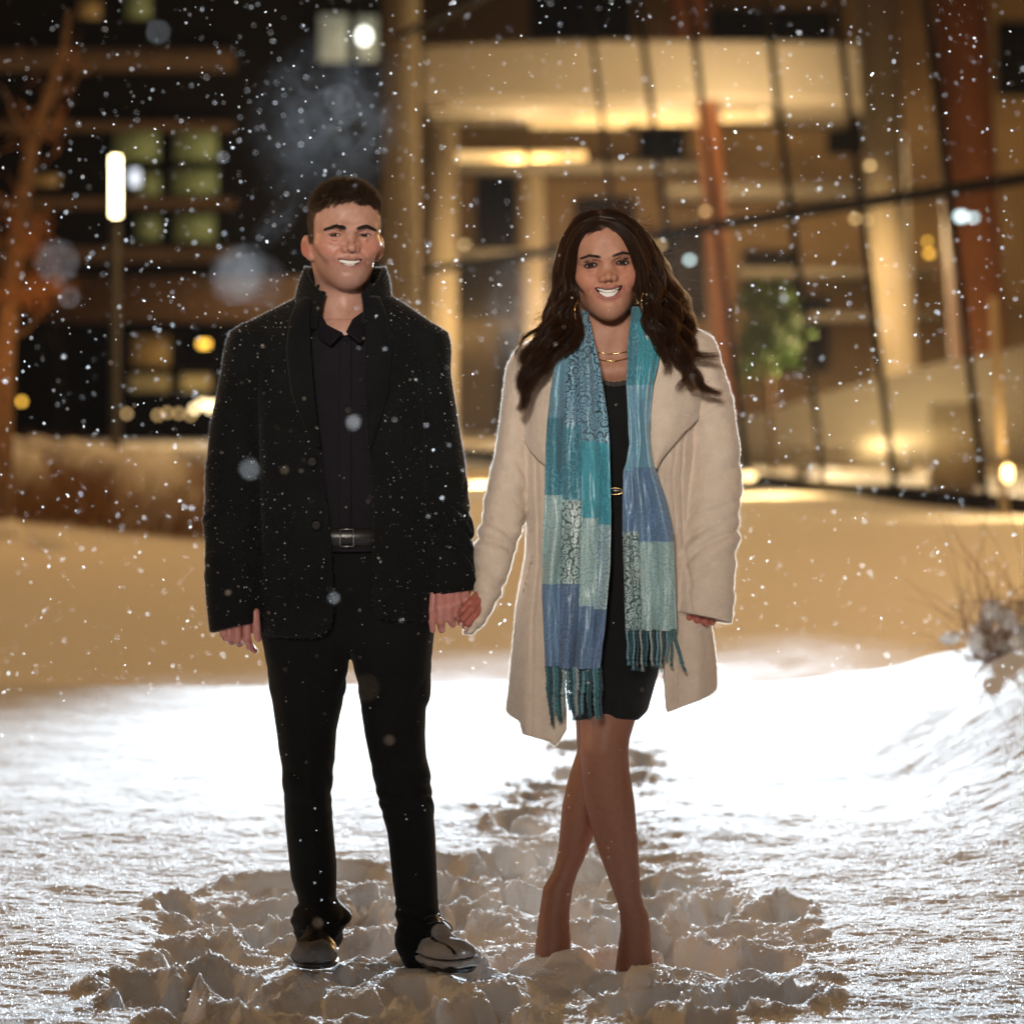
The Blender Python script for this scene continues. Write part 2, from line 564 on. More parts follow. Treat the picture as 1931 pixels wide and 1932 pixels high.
# ------------------------------------------------------------------ people: materials
def skin_material(name, base, rough=0.5):
    m, N, L, P = nmat(name)
    a = N.new('ShaderNodeVertexColor'); a.layer_name = 'tint'
    tc = N.new('ShaderNodeTexCoord')
    t = N.new('ShaderNodeTexNoise'); t.inputs['Scale'].default_value = 90; t.inputs['Detail'].default_value = 4
    L.new(tc.outputs['Object'], t.inputs['Vector'])
    r = N.new('ShaderNodeMapRange'); r.inputs[1].default_value = 0.3; r.inputs[2].default_value = 0.7
    r.inputs[3].default_value = 0.93; r.inputs[4].default_value = 1.07
    L.new(t.outputs['Fac'], r.inputs[0])
    mx = N.new('ShaderNodeMix'); mx.data_type = 'RGBA'; mx.blend_type = 'MULTIPLY'; mx.inputs[0].default_value = 1
    L.new(a.outputs['Color'], mx.inputs[6]); L.new(r.outputs[0], mx.inputs[7])
    L.new(mx.outputs[2], P.inputs['Base Color'])
    P.inputs['Roughness'].default_value = rough
    P.inputs['Specular IOR Level'].default_value = 0.35
    P.inputs['Subsurface Weight'].default_value = 0.07
    P.inputs['Subsurface Radius'].default_value = (1.0, 0.35, 0.2)
    P.inputs['Subsurface Scale'].default_value = 0.005
    b = N.new('ShaderNodeBump'); b.inputs['Strength'].default_value = 0.15; b.inputs['Distance'].default_value = 0.001
    t2 = N.new('ShaderNodeTexNoise'); t2.inputs['Scale'].default_value = 900
    L.new(tc.outputs['Object'], t2.inputs['Vector']); L.new(t2.outputs['Fac'], b.inputs['Height'])
    L.new(b.outputs[0], P.inputs['Normal'])
    return m


m_skin_m = skin_material('fair_skin', None, 0.42)
m_skin_w = skin_material('tan_skin', None, 0.52)
m_eye = simple('eye_white', (0.62, 0.58, 0.55), 0.15)
m_iris = simple('iris', (0.022, 0.012, 0.007), 0.08)
m_teeth = simple('teeth', (0.88, 0.86, 0.80), 0.25)
m_mouth = simple('mouth_inside', (0.10, 0.025, 0.02), 0.6)
m_nail = simple('nail', (0.62, 0.40, 0.36), 0.25)


def hair_material(name, col, rough=0.38, trans=0.25, glow=(0.5, 0.25, 0.1)):
    m, N, L, P = nmat(name)
    P.inputs['Base Color'].default_value = (*col, 1)
    P.inputs['Roughness'].default_value = rough
    P.inputs['Specular IOR Level'].default_value = 0.28
    ge = N.new('ShaderNodeNewGeometry'); mr = N.new('ShaderNodeMapRange'); mr.inputs[3].default_value = 0.55; mr.inputs[4].default_value = 1.7
    L.new(ge.outputs['Random Per Island'], mr.inputs[0])
    mm = N.new('ShaderNodeMix'); mm.data_type = 'RGBA'; mm.blend_type = 'MULTIPLY'; mm.inputs[0].default_value = 1; mm.inputs[6].default_value = (*col, 1)
    L.new(mr.outputs[0], mm.inputs[7]); L.new(mm.outputs[2], P.inputs['Base Color'])
    tr = N.new('ShaderNodeBsdfTranslucent'); tr.inputs[0].default_value = (*glow, 1)
    mx = N.new('ShaderNodeMixShader'); mx.inputs[0].default_value = trans
    L.new(P.outputs[0], mx.inputs[1]); L.new(tr.outputs[0], mx.inputs[2])
    out = [n for n in N if n.type == 'OUTPUT_MATERIAL'][0]
    L.new(mx.outputs[0], out.inputs[0])
    return m


m_hair_m = hair_material('short_brown_hair', (0.085, 0.058, 0.036), 0.42, 0.42, (0.55, 0.40, 0.26))
m_hair_w = hair_material('long_dark_hair', (0.024, 0.0130, 0.0078), 0.40, 0.38, (0.50, 0.28, 0.13))
m_brow_m = simple('brow_hair', (0.018, 0.011, 0.007), 0.6)
m_lash = simple('lash', (0.006, 0.004, 0.004), 0.5)


def paint(me, col):
    at = me.color_attributes.new('tint', 'FLOAT_COLOR', 'POINT')
    c = np.ones((len(me.vertices), 4), F32); c[:, :3] = col
    at.data.foreach_set('color', c.ravel())
    me.color_attributes.active_color = at


def gauss(d, s):
    return np.exp(-(d / s) ** 2)


def head_sdf(female, smile_open, chest):
    """head, face, neck and upper chest in canonical units; x right, -y forward, eyes at z = 0"""
    h = 0.0017
    S = SDF((-0.19 if chest else -0.1, -0.135, -0.34), (0.19 if chest else 0.1, 0.125, 0.13), h)
    e = lambda c, r, k=0.012, R=None, cut=False: S.ell((c[0], -c[1], c[2]), r, k, R, cut)

    def e2(c, r, k=0.012, R=None, cut=False):
        e(c, r, k, R, cut)
        R2 = None if R is None else np.array(R) * np.array([[1, -1, -1], [-1, 1, 1], [-1, 1, 1]])
        e((-c[0], c[1], c[2]), r, k, R2, cut)

    def ch(pts, rad, k=0.006, cut=False, both=True):
        S.chain([(p[0], -p[1], p[2]) for p in pts], rad, k, cut)
        if both: S.chain([(-p[0], -p[1], p[2]) for p in pts], rad, k, cut)
    w = 0.935 if female else 1.0
    # skull and face masses
    e((0, -0.008, 0.030), (0.0740 * w, 0.097, 0.078), 0.0)
    e((0, 0.034, 0.032), (0.062 * w, 0.052, 0.054), 0.03)
    e((0, 0.026, -0.030), (0.0605 * w, 0.057, 0.070), 0.03)
    ja = 0.0375 if not female else 0.0360
    ch([(ja + 0.006, -0.004, -0.02), (ja, 0.004, -0.064), (0.0165 if not female else 0.0105, 0.064, -0.0895 if not female else -.0915)],
       [0.018, 0.0195 if not female else 0.018, 0.0165 if not female else 0.015], 0.03)
    e((0, 0.035, -0.077), (0.042 * w, 0.048, 0.026), 0.03)
    e((0, 0.072, -0.0890 if not female else -.0920), (0.020 if not female else 0.013, 0.0155, 0.0155), 0.016)
    e((0, 0.058, -0.060), (0.039, 0.031, 0.034), 0.025)
    e2((0.047 * w, 0.050, -0.022), (0.022, 0.024, 0.016), 0.02)
    e2((0.0375, 0.0635, -0.036), (0.0190, 0.0150, 0.0165), 0.018)        # cheeks lifted by the smile
    # brow
    br = 0.0118 if not female else 0.0065
    ch([(0.0, 0.083, 0.011), (0.022, 0.0835, 0.0165), (0.043, 0.069, 0.012)], [br, br, br * 0.8], 0.016)
    # sockets
    e2((0.032, 0.0925, -0.001), (0.0205, 0.0165, 0.0115), 0.014, cut=True)
    # lids and eye slit
    e2((0.032, 0.0655, 0.0), (0.0148, 0.0142, 0.0138), 0.006)
    ap = 0.0036 if not female else 0.0034
    for sx in (1, -1):
        tilt = rot(ry=(-0.06 if not female else -0.16) * sx)
        e((sx * 0.0322, 0.082, -0.0006), (0.0142, 0.010, ap), 0.0015, tilt, True)
    # lower lid bag and upper lid fold
    ch([(0.020, 0.0775, -0.0085), (0.032, 0.0795, -0.0098), (0.044, 0.0735, -0.007)], [0.0024, 0.0030, 0.0022] if not female else [.0012, .0015, .0012], 0.006)
    ch([(0.019, 0.0775, 0.0062), (0.032, 0.0815, 0.0085), (0.0465, 0.0725, 0.0055)], [0.0022, 0.0030, 0.0025], 0.006)
    # nose
    nt = 0.107 if not female else 0.0985
    nw = 0.0136 if not female else 0.0128
    ch([(0, 0.081, 0.010), (0, 0.0885 if not female else 0.083, -0.006), (0, nt - 0.003, -0.0235)], [0.0068, 0.0066, 0.0078], 0.008, both=False)
    ch([(0.004, 0.078, -0.002), (0.011, 0.084, -0.026)], [0.007, 0.008], 0.010)
    e((0, nt - 0.0015, -0.0268), (0.0090 if not female else 0.0078, 0.0095, 0.0082 if not female else .0070), 0.006)
    e2((nw - 0.0015, 0.0905, -0.0288), (0.0078, 0.0098, 0.0070), 0.005)
    e2((0.0062, nt - 0.0105, -0.0362), (0.0030, 0.0045, 0.0022), 0.002, cut=True)
    # lips
    zt = -0.0510 if not smile_open else -0.0480
    zb = -0.0640 if not smile_open else -0.0690
    cxw = 0.0335 if not smile_open else 0.0310
    cz = -0.0512 if not smile_open else -0.0500
    ch([(0, 0.0900, zt), (0.009, 0.0895, zt + 0.0012), (0.018, 0.0835, zt + 0.0004), (cxw, 0.0690, cz)], [0.0036 if not female else .0044, 0.0042 if not female else .0050, 0.0036, 0.0024], 0.004)
    ch([(0, 0.0895, zb), (0.012, 0.0870, zb + 0.0016), (0.021, 0.0795, zb + 0.0062), (cxw, 0.0685, cz - 0.0005)], [0.0055 if not female else .0064, 0.0052 if not female else .0060, 0.0042, 0.0024], 0.004)
    # opening
    hw = 0.0275 if not smile_open else 0.0290
    hh = 0.0066 if not smile_open else 0.0088
    oz = (zt + zb) / 2 + 0.0005
    sm = 8.0 if not smile_open else 13.0

    def mouth(X, Y, Z):
        zz = Z - oz - sm * X * X
        y = Y + 0.085
        return (np.sqrt((X / hw) ** 2 + (y / 0.022) ** 2 + (zz / hh) ** 2) - 1) * hh
    S.cut(mouth, (-hw, -0.11, oz - 0.02), (hw, -0.06, oz + 0.02), 0.0015)
    # ears
    for sx in (1, -1):
        Re = rot(rz=0.42 * sx) @ rot(rx=0.16)
        e((sx * 0.0790 * w, -0.016, -0.026), (0.0070, 0.0170, 0.0245), 0.008, Re)
        e((sx * 0.0865 * w, -0.008, -0.028), (0.0060, 0.0095, 0.0155), 0.003, Re, True)
        e((sx * 0.0845 * w, -0.0005, -0.027), (0.0055, 0.0080, 0.0135), 0.003, Re, True)
        e((sx * 0.0755 * w, -0.006, -0.049), (0.0060, 0.0085, 0.0085), 0.005)
    # neck, shoulders' root, chest
    nr = 0.0560 if not female else 0.0440
    ch([(0, -0.022, -0.055), (0, -0.026, -0.150), (0, -0.034, -0.235)], [nr, nr * 1.0, nr * 1.22], 0.022, both=False)
    ch([(0.052, -0.025, -0.05), (0.030, 0.0, -0.15), (0.012, 0.020, -0.212)], [0.012, 0.013, 0.010], 0.02)
    if not female:
        e((0, 0.022, -0.150), (0.010, 0.012, 0.014), 0.014)
    if chest:
        e((0, -0.035, -0.33), (0.185, 0.075, 0.125), 0.045)
        if female: ch([(0.016, 0.030, -0.222), (0.075, 0.020, -0.214), (0.15, -0.01, -0.212)], [0.007, 0.008, 0.008], 0.03)
    return S, dict(zt=zt, zb=zb, cxw=cxw, cz=cz, oz=oz, sm=sm, hw=hw, hh=hh, w=w)


def seg_dist(Pn, pts):
    d = np.full(len(Pn), 9.0, F32)
    for a, b in zip(pts[:-1], pts[1:]):
        a = np.array(a, F32); b = np.array(b, F32); ab = b - a
        t = np.clip(((Pn - a) @ ab) / (ab @ ab), 0, 1)
        d = np.minimum(d, np.linalg.norm(Pn - a - t[:, None] * ab, axis=1))
    return d


def mix(c, d, f):
    return c * (1 - f[:, None]) + np.array(d, F32) * f[:, None]


def sd2(Pn, pts):
    z = np.zeros(len(Pn), F32)
    return seg_dist(np.stack([Pn[:, 0], z, Pn[:, 2]], 1), [(p[0], 0, p[2]) for p in pts])


def front_map(V):
    """surface of the face as seen from the front: (x, z) -> y"""
    st = 0.0015; nx, nz = 140, 200
    g = np.full((nx, nz), 9.0, F32)
    ix = np.clip(((V[:, 0] + 0.105) / st).astype(int), 0, nx - 1); iz = np.clip(((V[:, 2] + 0.16) / st).astype(int), 0, nz - 1)
    np.minimum.at(g, (ix, iz), V[:, 1])
    def f(x, z):
        i = np.clip(((np.asarray(x) + 0.105) / st).astype(int), 0, nx - 1); j = np.clip(((np.asarray(z) + 0.16) / st).astype(int), 0, nz - 1)
        return g[i, j]
    return f


def make_head(female, smile_open, skin, chest, M, scalp_col):
    """adds head vertices (canonical -> world by function M) and returns mesh data with colours"""
    S, q = head_sdf(female, smile_open, chest)
    V, Q = S.mesh()
    jk = (0.135 if not female else 0.07) * sstep(-0.012, -0.085, V[:, 2]) * sstep(-0.150, -0.112, V[:, 2]) * sstep(-0.03, 0.0, -V[:, 1])
    V[:, 0] *= 1 - jk
    # ease the joins of forehead, temples and cheeks
    keep = sstep(0.010, 0.026, np.abs(V[:, 2] - 0.004)) * (1 - sstep(0.05, 0.066, -V[:, 1]) * sstep(0.030, 0.010, V[:, 2]))
    keep = np.maximum(keep * 0.6, sstep(.020, .030, V[:, 2]))[:, None]
    for _ in range(10):
        acc = np.zeros_like(V, dtype=np.float64); cnt = np.zeros(len(V))
        for a_, b_ in ((0, 1), (1, 2), (2, 3), (3, 0)):
            np.add.at(acc, Q[:, a_], V[Q[:, b_]]); np.add.at(acc, Q[:, b_], V[Q[:, a_]])
            np.add.at(cnt, Q[:, a_], 1); np.add.at(cnt, Q[:, b_], 1)
        V = (V + keep * (acc / cnt[:, None] - V) * 0.6).astype(F32)
    nrm = vert_normals(V, Q)
    fa = np.stack([np.abs(V[:, 0]), -V[:, 1], V[:, 2]], 1)
    on = sstep(0.03, 0.055, fa[:, 1])
    d = (-0.0018 if not female else -0.0010) * gauss(sd2(fa, [(0.0190, 0, -0.0275), (0.0290, 0, -0.040), (0.0370, 0, -0.056)]), 0.0032)      # smile folds
    d += 0.0014 * gauss(sd2(fa, [(0.026, 0, -0.026), (0.037, 0, -0.042)]), 0.007)
    d -= 0.0020 * gauss(sd2(fa, [(0, 0, -0.078), (0.013, 0, -0.077)]), 0.0055)                                   # chin crease
    d -= 0.0010 * gauss(sd2(fa, [(0, 0, -0.036), (0, 0, -0.045)]), 0.0026)                                       # philtrum
    d -= (0.0012 if not female else 0.0003) * gauss(sd2(fa, [(0.020, 0, -0.0118), (0.033, 0, -0.0135), (0.046, 0, -0.0105)]), 0.0020)        # under the eyes
    d -= 0.0016 * gauss(sd2(fa, [(0.020, 0, 0.0058), (0.032, 0, 0.0082), (0.0455, 0, 0.0050)]), 0.0018)          # lid crease
    d -= 0.0012 * gauss(sd2(fa, [(q['cxw'] + 0.001, 0, q['cz']), (q['cxw'] + 0.003, 0, q['cz'] - 0.003)]), 0.0035)
    V = (V + nrm * (d * on)[:, None]).astype(F32)
    f = np.stack([V[:, 0], -V[:, 1], V[:, 2]], 1)      # x, forward, up
    ax = np.abs(f[:, 0]); fa = np.stack([ax, f[:, 1], f[:, 2]], 1)
    col = np.tile(np.array(skin, F32), (len(V), 1))
    red = np.array(skin) * (np.array([1.02, 0.60, 0.58]) if not female else np.array([1.08, 0.80, 0.74]))
    col = mix(col, red, 0.6 * gauss(np.linalg.norm(fa - (0.040, 0.068, -0.034), axis=1), 0.032))
    col = mix(col, red, 0.35 * gauss(np.linalg.norm(f - (0, 0.104, -0.024), axis=1), 0.014))
    col = mix(col, red * 0.95, 0.9 * gauss(np.linalg.norm(fa - (0.082, -0.016, -0.03), axis=1), 0.022))
    if not female:
        st = sstep(-0.036, -0.055, f[:, 2]) * sstep(0.0, 0.03, f[:, 1]) * sstep(-0.135, -0.105, f[:, 2])
        col = mix(col, np.array(skin) * np.array([0.70, 0.70, 0.74]), 0.62 * st)
    else:
        # eye make-up
        sh = gauss(np.linalg.norm((fa - (0.034, 0.079, 0.007)) * (0.8, 1, 1.3), axis=1), 0.012)
        col = mix(col, (0.085, 0.03, 0.026), 0.8 * sh)
    lip = np.minimum(
        sd2(fa, [(0, 0.0925, q['zt'] - 0.0002), (0.009, 0.0925, q['zt'] + 0.0012), (0.018, 0.0865, q['zt'] + 0.0008), (q['cxw'], 0.0735, q['cz'])]),
        sd2(fa, [(0, 0.0935, q['zb'] + 0.0005), (0.012, 0.091, q['zb'] + 0.0015), (0.021, 0.083, q['zb'] + 0.0055), (q['cxw'], 0.073, q['cz'])]) - 0.001)
    lc = np.array([0.36, 0.13, 0.11]) if not female else np.array([0.33, 0.105, 0.095])
    col = mix(col, lc, (1 - sstep(0.0024, 0.0042, lip)) * 0.8 * (f[:, 1] > 0.055) * (1 - 0.6 * sstep(0.019, 0.027, ax)))
    inside = ((f[:, 0] / (q['hw'] + 0.001)) ** 2 + ((f[:, 2] - q['oz'] - q['sm'] * f[:, 0] ** 2) / (q['hh'] + 0.0012)) ** 2 < 1) & (f[:, 1] < 0.083) & (f[:, 1] > 0.05)
    col[inside] = (0.10, 0.02, 0.018)
    # lash line
    ey = np.stack([(fa[:, 0] - 0.0322) / 0.0152, (fa[:, 2] + 0.0006) / (0.0058 if not female else 0.0072)], 1)
    rr = np.linalg.norm(ey, axis=1)
    ll = (1 - sstep(0.80, 1.08, rr)) * (f[:, 1] > 0.055)
    col = mix(col, (0.03, 0.015, 0.012), (0.55 if not female else 0.9) * ll * sstep(-0.006, 0.001, f[:, 2] + (0.004 if female else 0)))
    # brows (skin under the hairs)
    if not female:
        bp = [(0.0125, 0.089, 0.0138), (0.030, 0.085, 0.0182), (0.0510, 0.066, 0.0112)]
    else:
        bp = [(0.0140, 0.087, 0.0155), (0.033, 0.082, 0.0205), (0.0485, 0.066, 0.0160)]
    bd = sd2(fa, bp)
    bw = 0.0030 if not female else 0.0030
    col = mix(col, (0.035, 0.02, 0.014), 0.8 * (1 - sstep(bw * 0.55, bw * 1.3, bd)) * (f[:, 1] > 0.05))
    # scalp under the hair
    hl = 0.066 if not female else 0.070
    side = sstep(0.040, 0.064, ax)
    line = hl - 0.012 * (ax / 0.05) ** 2
    sc = sstep(line - 0.004, line + 0.006, f[:, 2] + 0.012 * fbm(f[:, 0] * 70, f[:, 2] * 70, f[:, 1] * 70, 3))
    back = sstep(0.040, 0.028, f[:, 1] - 0.35 * np.clip(f[:, 2] - 0.0, -0.1, 0.06)) * sstep(-0.06, -0.02, f[:, 2] + 0.9 * (0.0 - f[:, 1]) * (f[:, 1] < 0))
    sc = np.clip(np.maximum(sc, back), 0, 1)
    ear = (ax > 0.0755 * q['w']) & (np.abs(f[:, 1] + 0.012) < 0.03) & (f[:, 2] < 0.008)
    sc[ear] = 0
    sc *= sstep(-0.085, -0.06, f[:, 2])
    if not female:
        sc *= np.where((f[:, 1] > -0.01) & (f[:, 2] < -0.012), sstep(-0.030, -0.008, f[:, 2]), 1)
    col = mix(col, scalp_col, 0.85 * sc)
    W = M(V)
    return V, W, Q, col, sc, q, bp


def head_extras(mb, q, M, female, gaze):
    """eyes and teeth as further slots of the body mesh: 1 eye white, 2 iris, 3 teeth"""
    th = np.linspace(0, np.pi, 17); ph = np.arange(24) * 2 * np.pi / 24
    for sx in (1, -1):
        c = np.array([sx * 0.032, -0.0655, 0.0])
        d = np.array([gaze[0], -1, gaze[1]]); d /= np.linalg.norm(d)
        a = np.cross(d, (0, 0, 1)); a /= np.linalg.norm(a); b = np.cross(a, d)
        for (r0, t0, t1, mi, lift) in ((0.0130, 0, np.pi, 1, 0), (0.01315, 0, 0.52, 2, 0.0002)):
            tt = np.linspace(t0 + 1e-3, t1 - 1e-3, 15)
            P_ = c + (r0 + lift) * (np.cos(tt)[:, None, None] * d + np.sin(tt)[:, None, None] * (np.cos(ph)[None, :, None] * a + np.sin(ph)[None, :, None] * b))
            mb.add(M(P_.reshape(-1, 3)), sheet(P_, True), mi=mi)
    # upper teeth: one arch with shallow grooves between the teeth and a scalloped edge
    edge = np.array([0.0, 0.0086, 0.0153, 0.0212, 0.0265, 0.031])
    xx = np.linspace(-0.0275, 0.0275, 111)
    k = np.clip(np.searchsorted(edge, np.abs(xx), side='right') - 1, 0, 4)
    tt = (np.abs(xx) - edge[k]) / (edge[k + 1] - edge[k])
    bul = 1 - np.abs(2 * tt - 1) ** 4
    ht = 0.0104 - 0.0007 * k
    rows = []
    for v in np.linspace(0, 1, 8):
        y = 0.0832 - 17 * xx * xx + 0.0011 * bul * (1 - 0.5 * v ** 3)
        z = q['zt'] + 0.002 + q['sm'] * xx * xx * 0.85 - v * (ht * (0.93 + 0.07 * bul) + 0.001)
        rows.append(np.stack([xx, -y, z], -1))
    G = np.array(rows)
    mb.add(M(G.reshape(-1, 3)), sheet(G), mi=3)
    # lower row, a plain arch
    xx = np.linspace(-0.019, 0.019, 33)
    rows = []
    for k in range(4):
        rows.append(np.stack([xx, -(0.0795 - 24 * xx * xx + 0.0006 * np.abs(np.sin(xx * 600))), q['zt'] - 0.0098 - 0.0028 * k + q['sm'] * xx * xx * 0.8], -1))
    G = np.array(rows)
    mb.add(M(G.reshape(-1, 3)), sheet(G), mi=3)


def strands(mb, R, D, L_, wd, seg=3, curl=None, n=3, mi=0):
    """thin three-sided tapering hairs: roots R, directions D, lengths L_, width wd; curl(t)[m,3] extra offset"""
    m = len(R)
    D = D / (np.linalg.norm(D, axis=1, keepdims=True) + 1e-9)
    a = np.cross(D, RNG.normal(size=(m, 3))); a /= np.linalg.norm(a, axis=1, keepdims=True) + 1e-9
    b = np.cross(D, a)
    P = []
    for s in range(seg + 1):
        t = s / seg
        c = R + D * (L_ * t)[:, None]
        if curl is not None: c = c + curl(t)
        w = wd * (1 - 0.85 * t)
        for k in range(n):
            an = 2 * np.pi * k / n
            P.append(c + a * (w * math.cos(an))[:, None] + b * (w * math.sin(an))[:, None])
    V = np.stack(P, 1)                                   # m,(seg+1)*n,3
    per = (seg + 1) * n
    q = []
    for s in range(seg):
        for k in range(n):
            q.append([s * n + k, s * n + (k + 1) % n, (s + 1) * n + (k + 1) % n, (s + 1) * n + k])
    Q = (np.array(q)[None] + (np.arange(m) * per)[:, None, None]).reshape(-1, 4)
    mb.add(V.reshape(-1, 3), Q, mi=mi)


def vert_normals(V, Q):
    n = np.cross(V[Q[:, 2]] - V[Q[:, 0]], V[Q[:, 3]] - V[Q[:, 1]])
    N_ = np.zeros_like(V, dtype=np.float64)
    for k in range(4): np.add.at(N_, Q[:, k], n)
    return N_ / (np.linalg.norm(N_, axis=1, keepdims=True) + 1e-12)


def head_map(scale, px, py, y, yaw, roll, pitch):
    R = rot(ry=roll) @ rot(rz=yaw) @ rot(rx=pitch)
    o = np.array([wx(px, y), y, wz(py, y)])
    return lambda V: (np.asarray(V) * scale) @ R.T + o


# ---- garments: lofts read from left/right outlines (photo px) at successive heights
class Loft:
    """vertical loft: rows (py, x_left_px, x_right_px, half_depth, y_centre)"""
    def __init__(s, rows, p=2.3, y0=0.0, smooth=4):
        r = np.array(rows, float)
        z = np.array([wz(v, y0) for v in r[:, 0]])
        xl = np.array([wx(v, y0) for v in r[:, 1]]); xr = np.array([wx(v, y0) for v in r[:, 2]])
        zz, s.xl = smooth_tab(z, xl, 240, smooth); _, s.xr = smooth_tab(z, xr, 240, smooth)
        _, s.b = smooth_tab(z, r[:, 3], 240, smooth); _, s.yc = smooth_tab(z, r[:, 4], 240, smooth)
        s.zz, s.p, s.zlo, s.zhi = zz, p, z.min(), z.max()

    def at(s, z):
        g = lambda t: np.interp(z, s.zz, t).astype(F32)
        xl, xr = g(s.xl), g(s.xr)
        return (xl + xr) / 2, np.maximum((xr - xl) / 2, 1e-3), g(s.b), g(s.yc)

    def __call__(s, X, Y, Z):
        c, a, b, yc = s.at(Z)
        q = (np.abs((X - c) / a) ** s.p + np.abs((Y - yc) / b) ** s.p) ** (1 / s.p)
        return (q - 1) * np.minimum(a, b)

    def front(s, x, z, off=0.0):
        """y of the front surface at x, z"""
        c, a, b, yc = s.at(z)
        t = np.clip(1 - np.abs((x - c) / a) ** s.p, 0.0, 1) ** (1 / s.p)
        return yc - b * t - off


def hand(S, pal, fingers, k=0.004):
    """pal: list of ellipsoids (px,py,y,rx,ry,rz); fingers: list of ([(px,py,y)...], [radii])"""
    for (a, b, y, rx, ry, rz) in pal:
        S.ell((wx(a, y), y, wz(b, y)), (rx, ry, rz), 0.012)
    for pts, rad in fingers:
        S.chain([(wx(p[0], p[2]), p[2], wz(p[1], p[2])) for p in pts], rad, k)


def crease_(c, lat, f, g):
    """irregular cloth creases running across direction c"""
    n_ = perlin(c * f + 1.3 * perlin(lat * 9, c * 7), lat * g)
    return np.clip(1 - np.abs(n_) * 3.2, -0.4, 1) - 0.3


def cloth_mat(name, col, rough=0.95, sheen=0.3, weave=900, bump=0.35, var=0.12, mott=14, dist=0.0015):
    m, N, L, P = nmat(name)
    tc = N.new('ShaderNodeTexCoord')
    t = N.new('ShaderNodeTexNoise'); t.inputs['Scale'].default_value = mott; t.inputs['Detail'].default_value = 8; t.inputs['Roughness'].default_value = 0.75
    L.new(tc.outputs['Object'], t.inputs['Vector'])
    r = N.new('ShaderNodeMapRange'); r.inputs[1].default_value = 0.3; r.inputs[2].default_value = 0.7
    r.inputs[3].default_value = 1 - var; r.inputs[4].default_value = 1 + var
    L.new(t.outputs['Fac'], r.inputs[0])
    mx = N.new('ShaderNodeMix'); mx.data_type = 'RGBA'; mx.blend_type = 'MULTIPLY'; mx.inputs[0].default_value = 1
    mx.inputs[6].default_value = (*col, 1); L.new(r.outputs[0], mx.inputs[7]); L.new(mx.outputs[2], P.inputs['Base Color'])
    P.inputs['Roughness'].default_value = rough
    P.inputs['Specular IOR Level'].default_value = 0.15
    P.inputs['Sheen Weight'].default_value = sheen; P.inputs['Sheen Roughness'].default_value = 0.4
    w = N.new('ShaderNodeTexNoise'); w.inputs['Scale'].default_value = weave; w.inputs['Detail'].default_value = 3
    L.new(tc.outputs['Object'], w.inputs['Vector'])
    w2 = N.new('ShaderNodeTexNoise'); w2.inputs['Scale'].default_value = weave * 0.16; w2.inputs['Detail'].default_value = 4
    L.new(tc.outputs['Object'], w2.inputs['Vector'])
    ad = N.new('ShaderNodeMath'); ad.operation = 'ADD'
    L.new(w.outputs['Fac'], ad.inputs[0]); L.new(w2.outputs['Fac'], ad.inputs[1])
    b = N.new('ShaderNodeBump'); b.inputs['Strength'].default_value = bump; b.inputs['Distance'].default_value = dist
    L.new(ad.outputs[0], b.inputs['Height']); L.new(b.outputs[0], P.inputs['Normal'])
    return m


def fuzz(mb, V, Q, n, L_, wd, droop=0.2, mask=None, mi=0):
    """fine nap: one tapering blade per hair, denser on the sides of the garment"""
    nr = vert_normals(V, Q)
    w = 0.08 + 1.0 * np.exp(-(nr[:, 1] / 0.45) ** 2)
    r = RNG.choice(len(V), n, p=w / w.sum())
    D = nr[r] + RNG.normal(0, 0.55, (n, 3)) + np.array([0, 0, -droop])
    D /= np.linalg.norm(D, axis=1, keepdims=True)
    sd = np.cross(D, RNG.normal(size=(n, 3))); sd /= np.linalg.norm(sd, axis=1, keepdims=True) + 1e-9
    R = V[r] + RNG.normal(0, .0015, (n, 3)); l = (L_ * RNG.uniform(0.35, 1.25, n))[:, None]
    T = np.stack([R - sd * wd, R + sd * wd, R + D * l + RNG.normal(0, L_ * .15, (n, 3))], 1).reshape(-1, 3)
    mb.add(T, None, np.arange(3 * n).reshape(-1, 3), mi)


m_fuzz, N, L, P = nmat('wool_fuzz')
P.inputs['Base Color'].default_value = (0.70, 0.62, 0.53, 1); P.inputs['Roughness'].default_value = 0.6
_t = N.new('ShaderNodeBsdfTranslucent'); _t.inputs[0].default_value = (0.85, 0.78, 0.70, 1)
_mx = N.new('ShaderNodeMixShader'); _mx.inputs[0].default_value = 0.65
L.new(P.outputs[0], _mx.inputs[1]); L.new(_t.outputs[0], _mx.inputs[2])
L.new(_mx.outputs[0], [n for n in N if n.type == 'OUTPUT_MATERIAL'][0].inputs[0])
m_fuzz_d, N, L, P = nmat('dark_wool_fuzz')
P.inputs['Base Color'].default_value = (0.02, 0.02, 0.02, 1); P.inputs['Roughness'].default_value = 0.6
_t = N.new('ShaderNodeBsdfTranslucent'); _t.inputs[0].default_value = (0.42, 0.40, 0.38, 1)
_mx = N.new('ShaderNodeMixShader'); _mx.inputs[0].default_value = 0.45
L.new(P.outputs[0], _mx.inputs[1]); L.new(_t.outputs[0], _mx.inputs[2])
L.new(_mx.outputs[0], [n for n in N if n.type == 'OUTPUT_MATERIAL'][0].inputs[0])


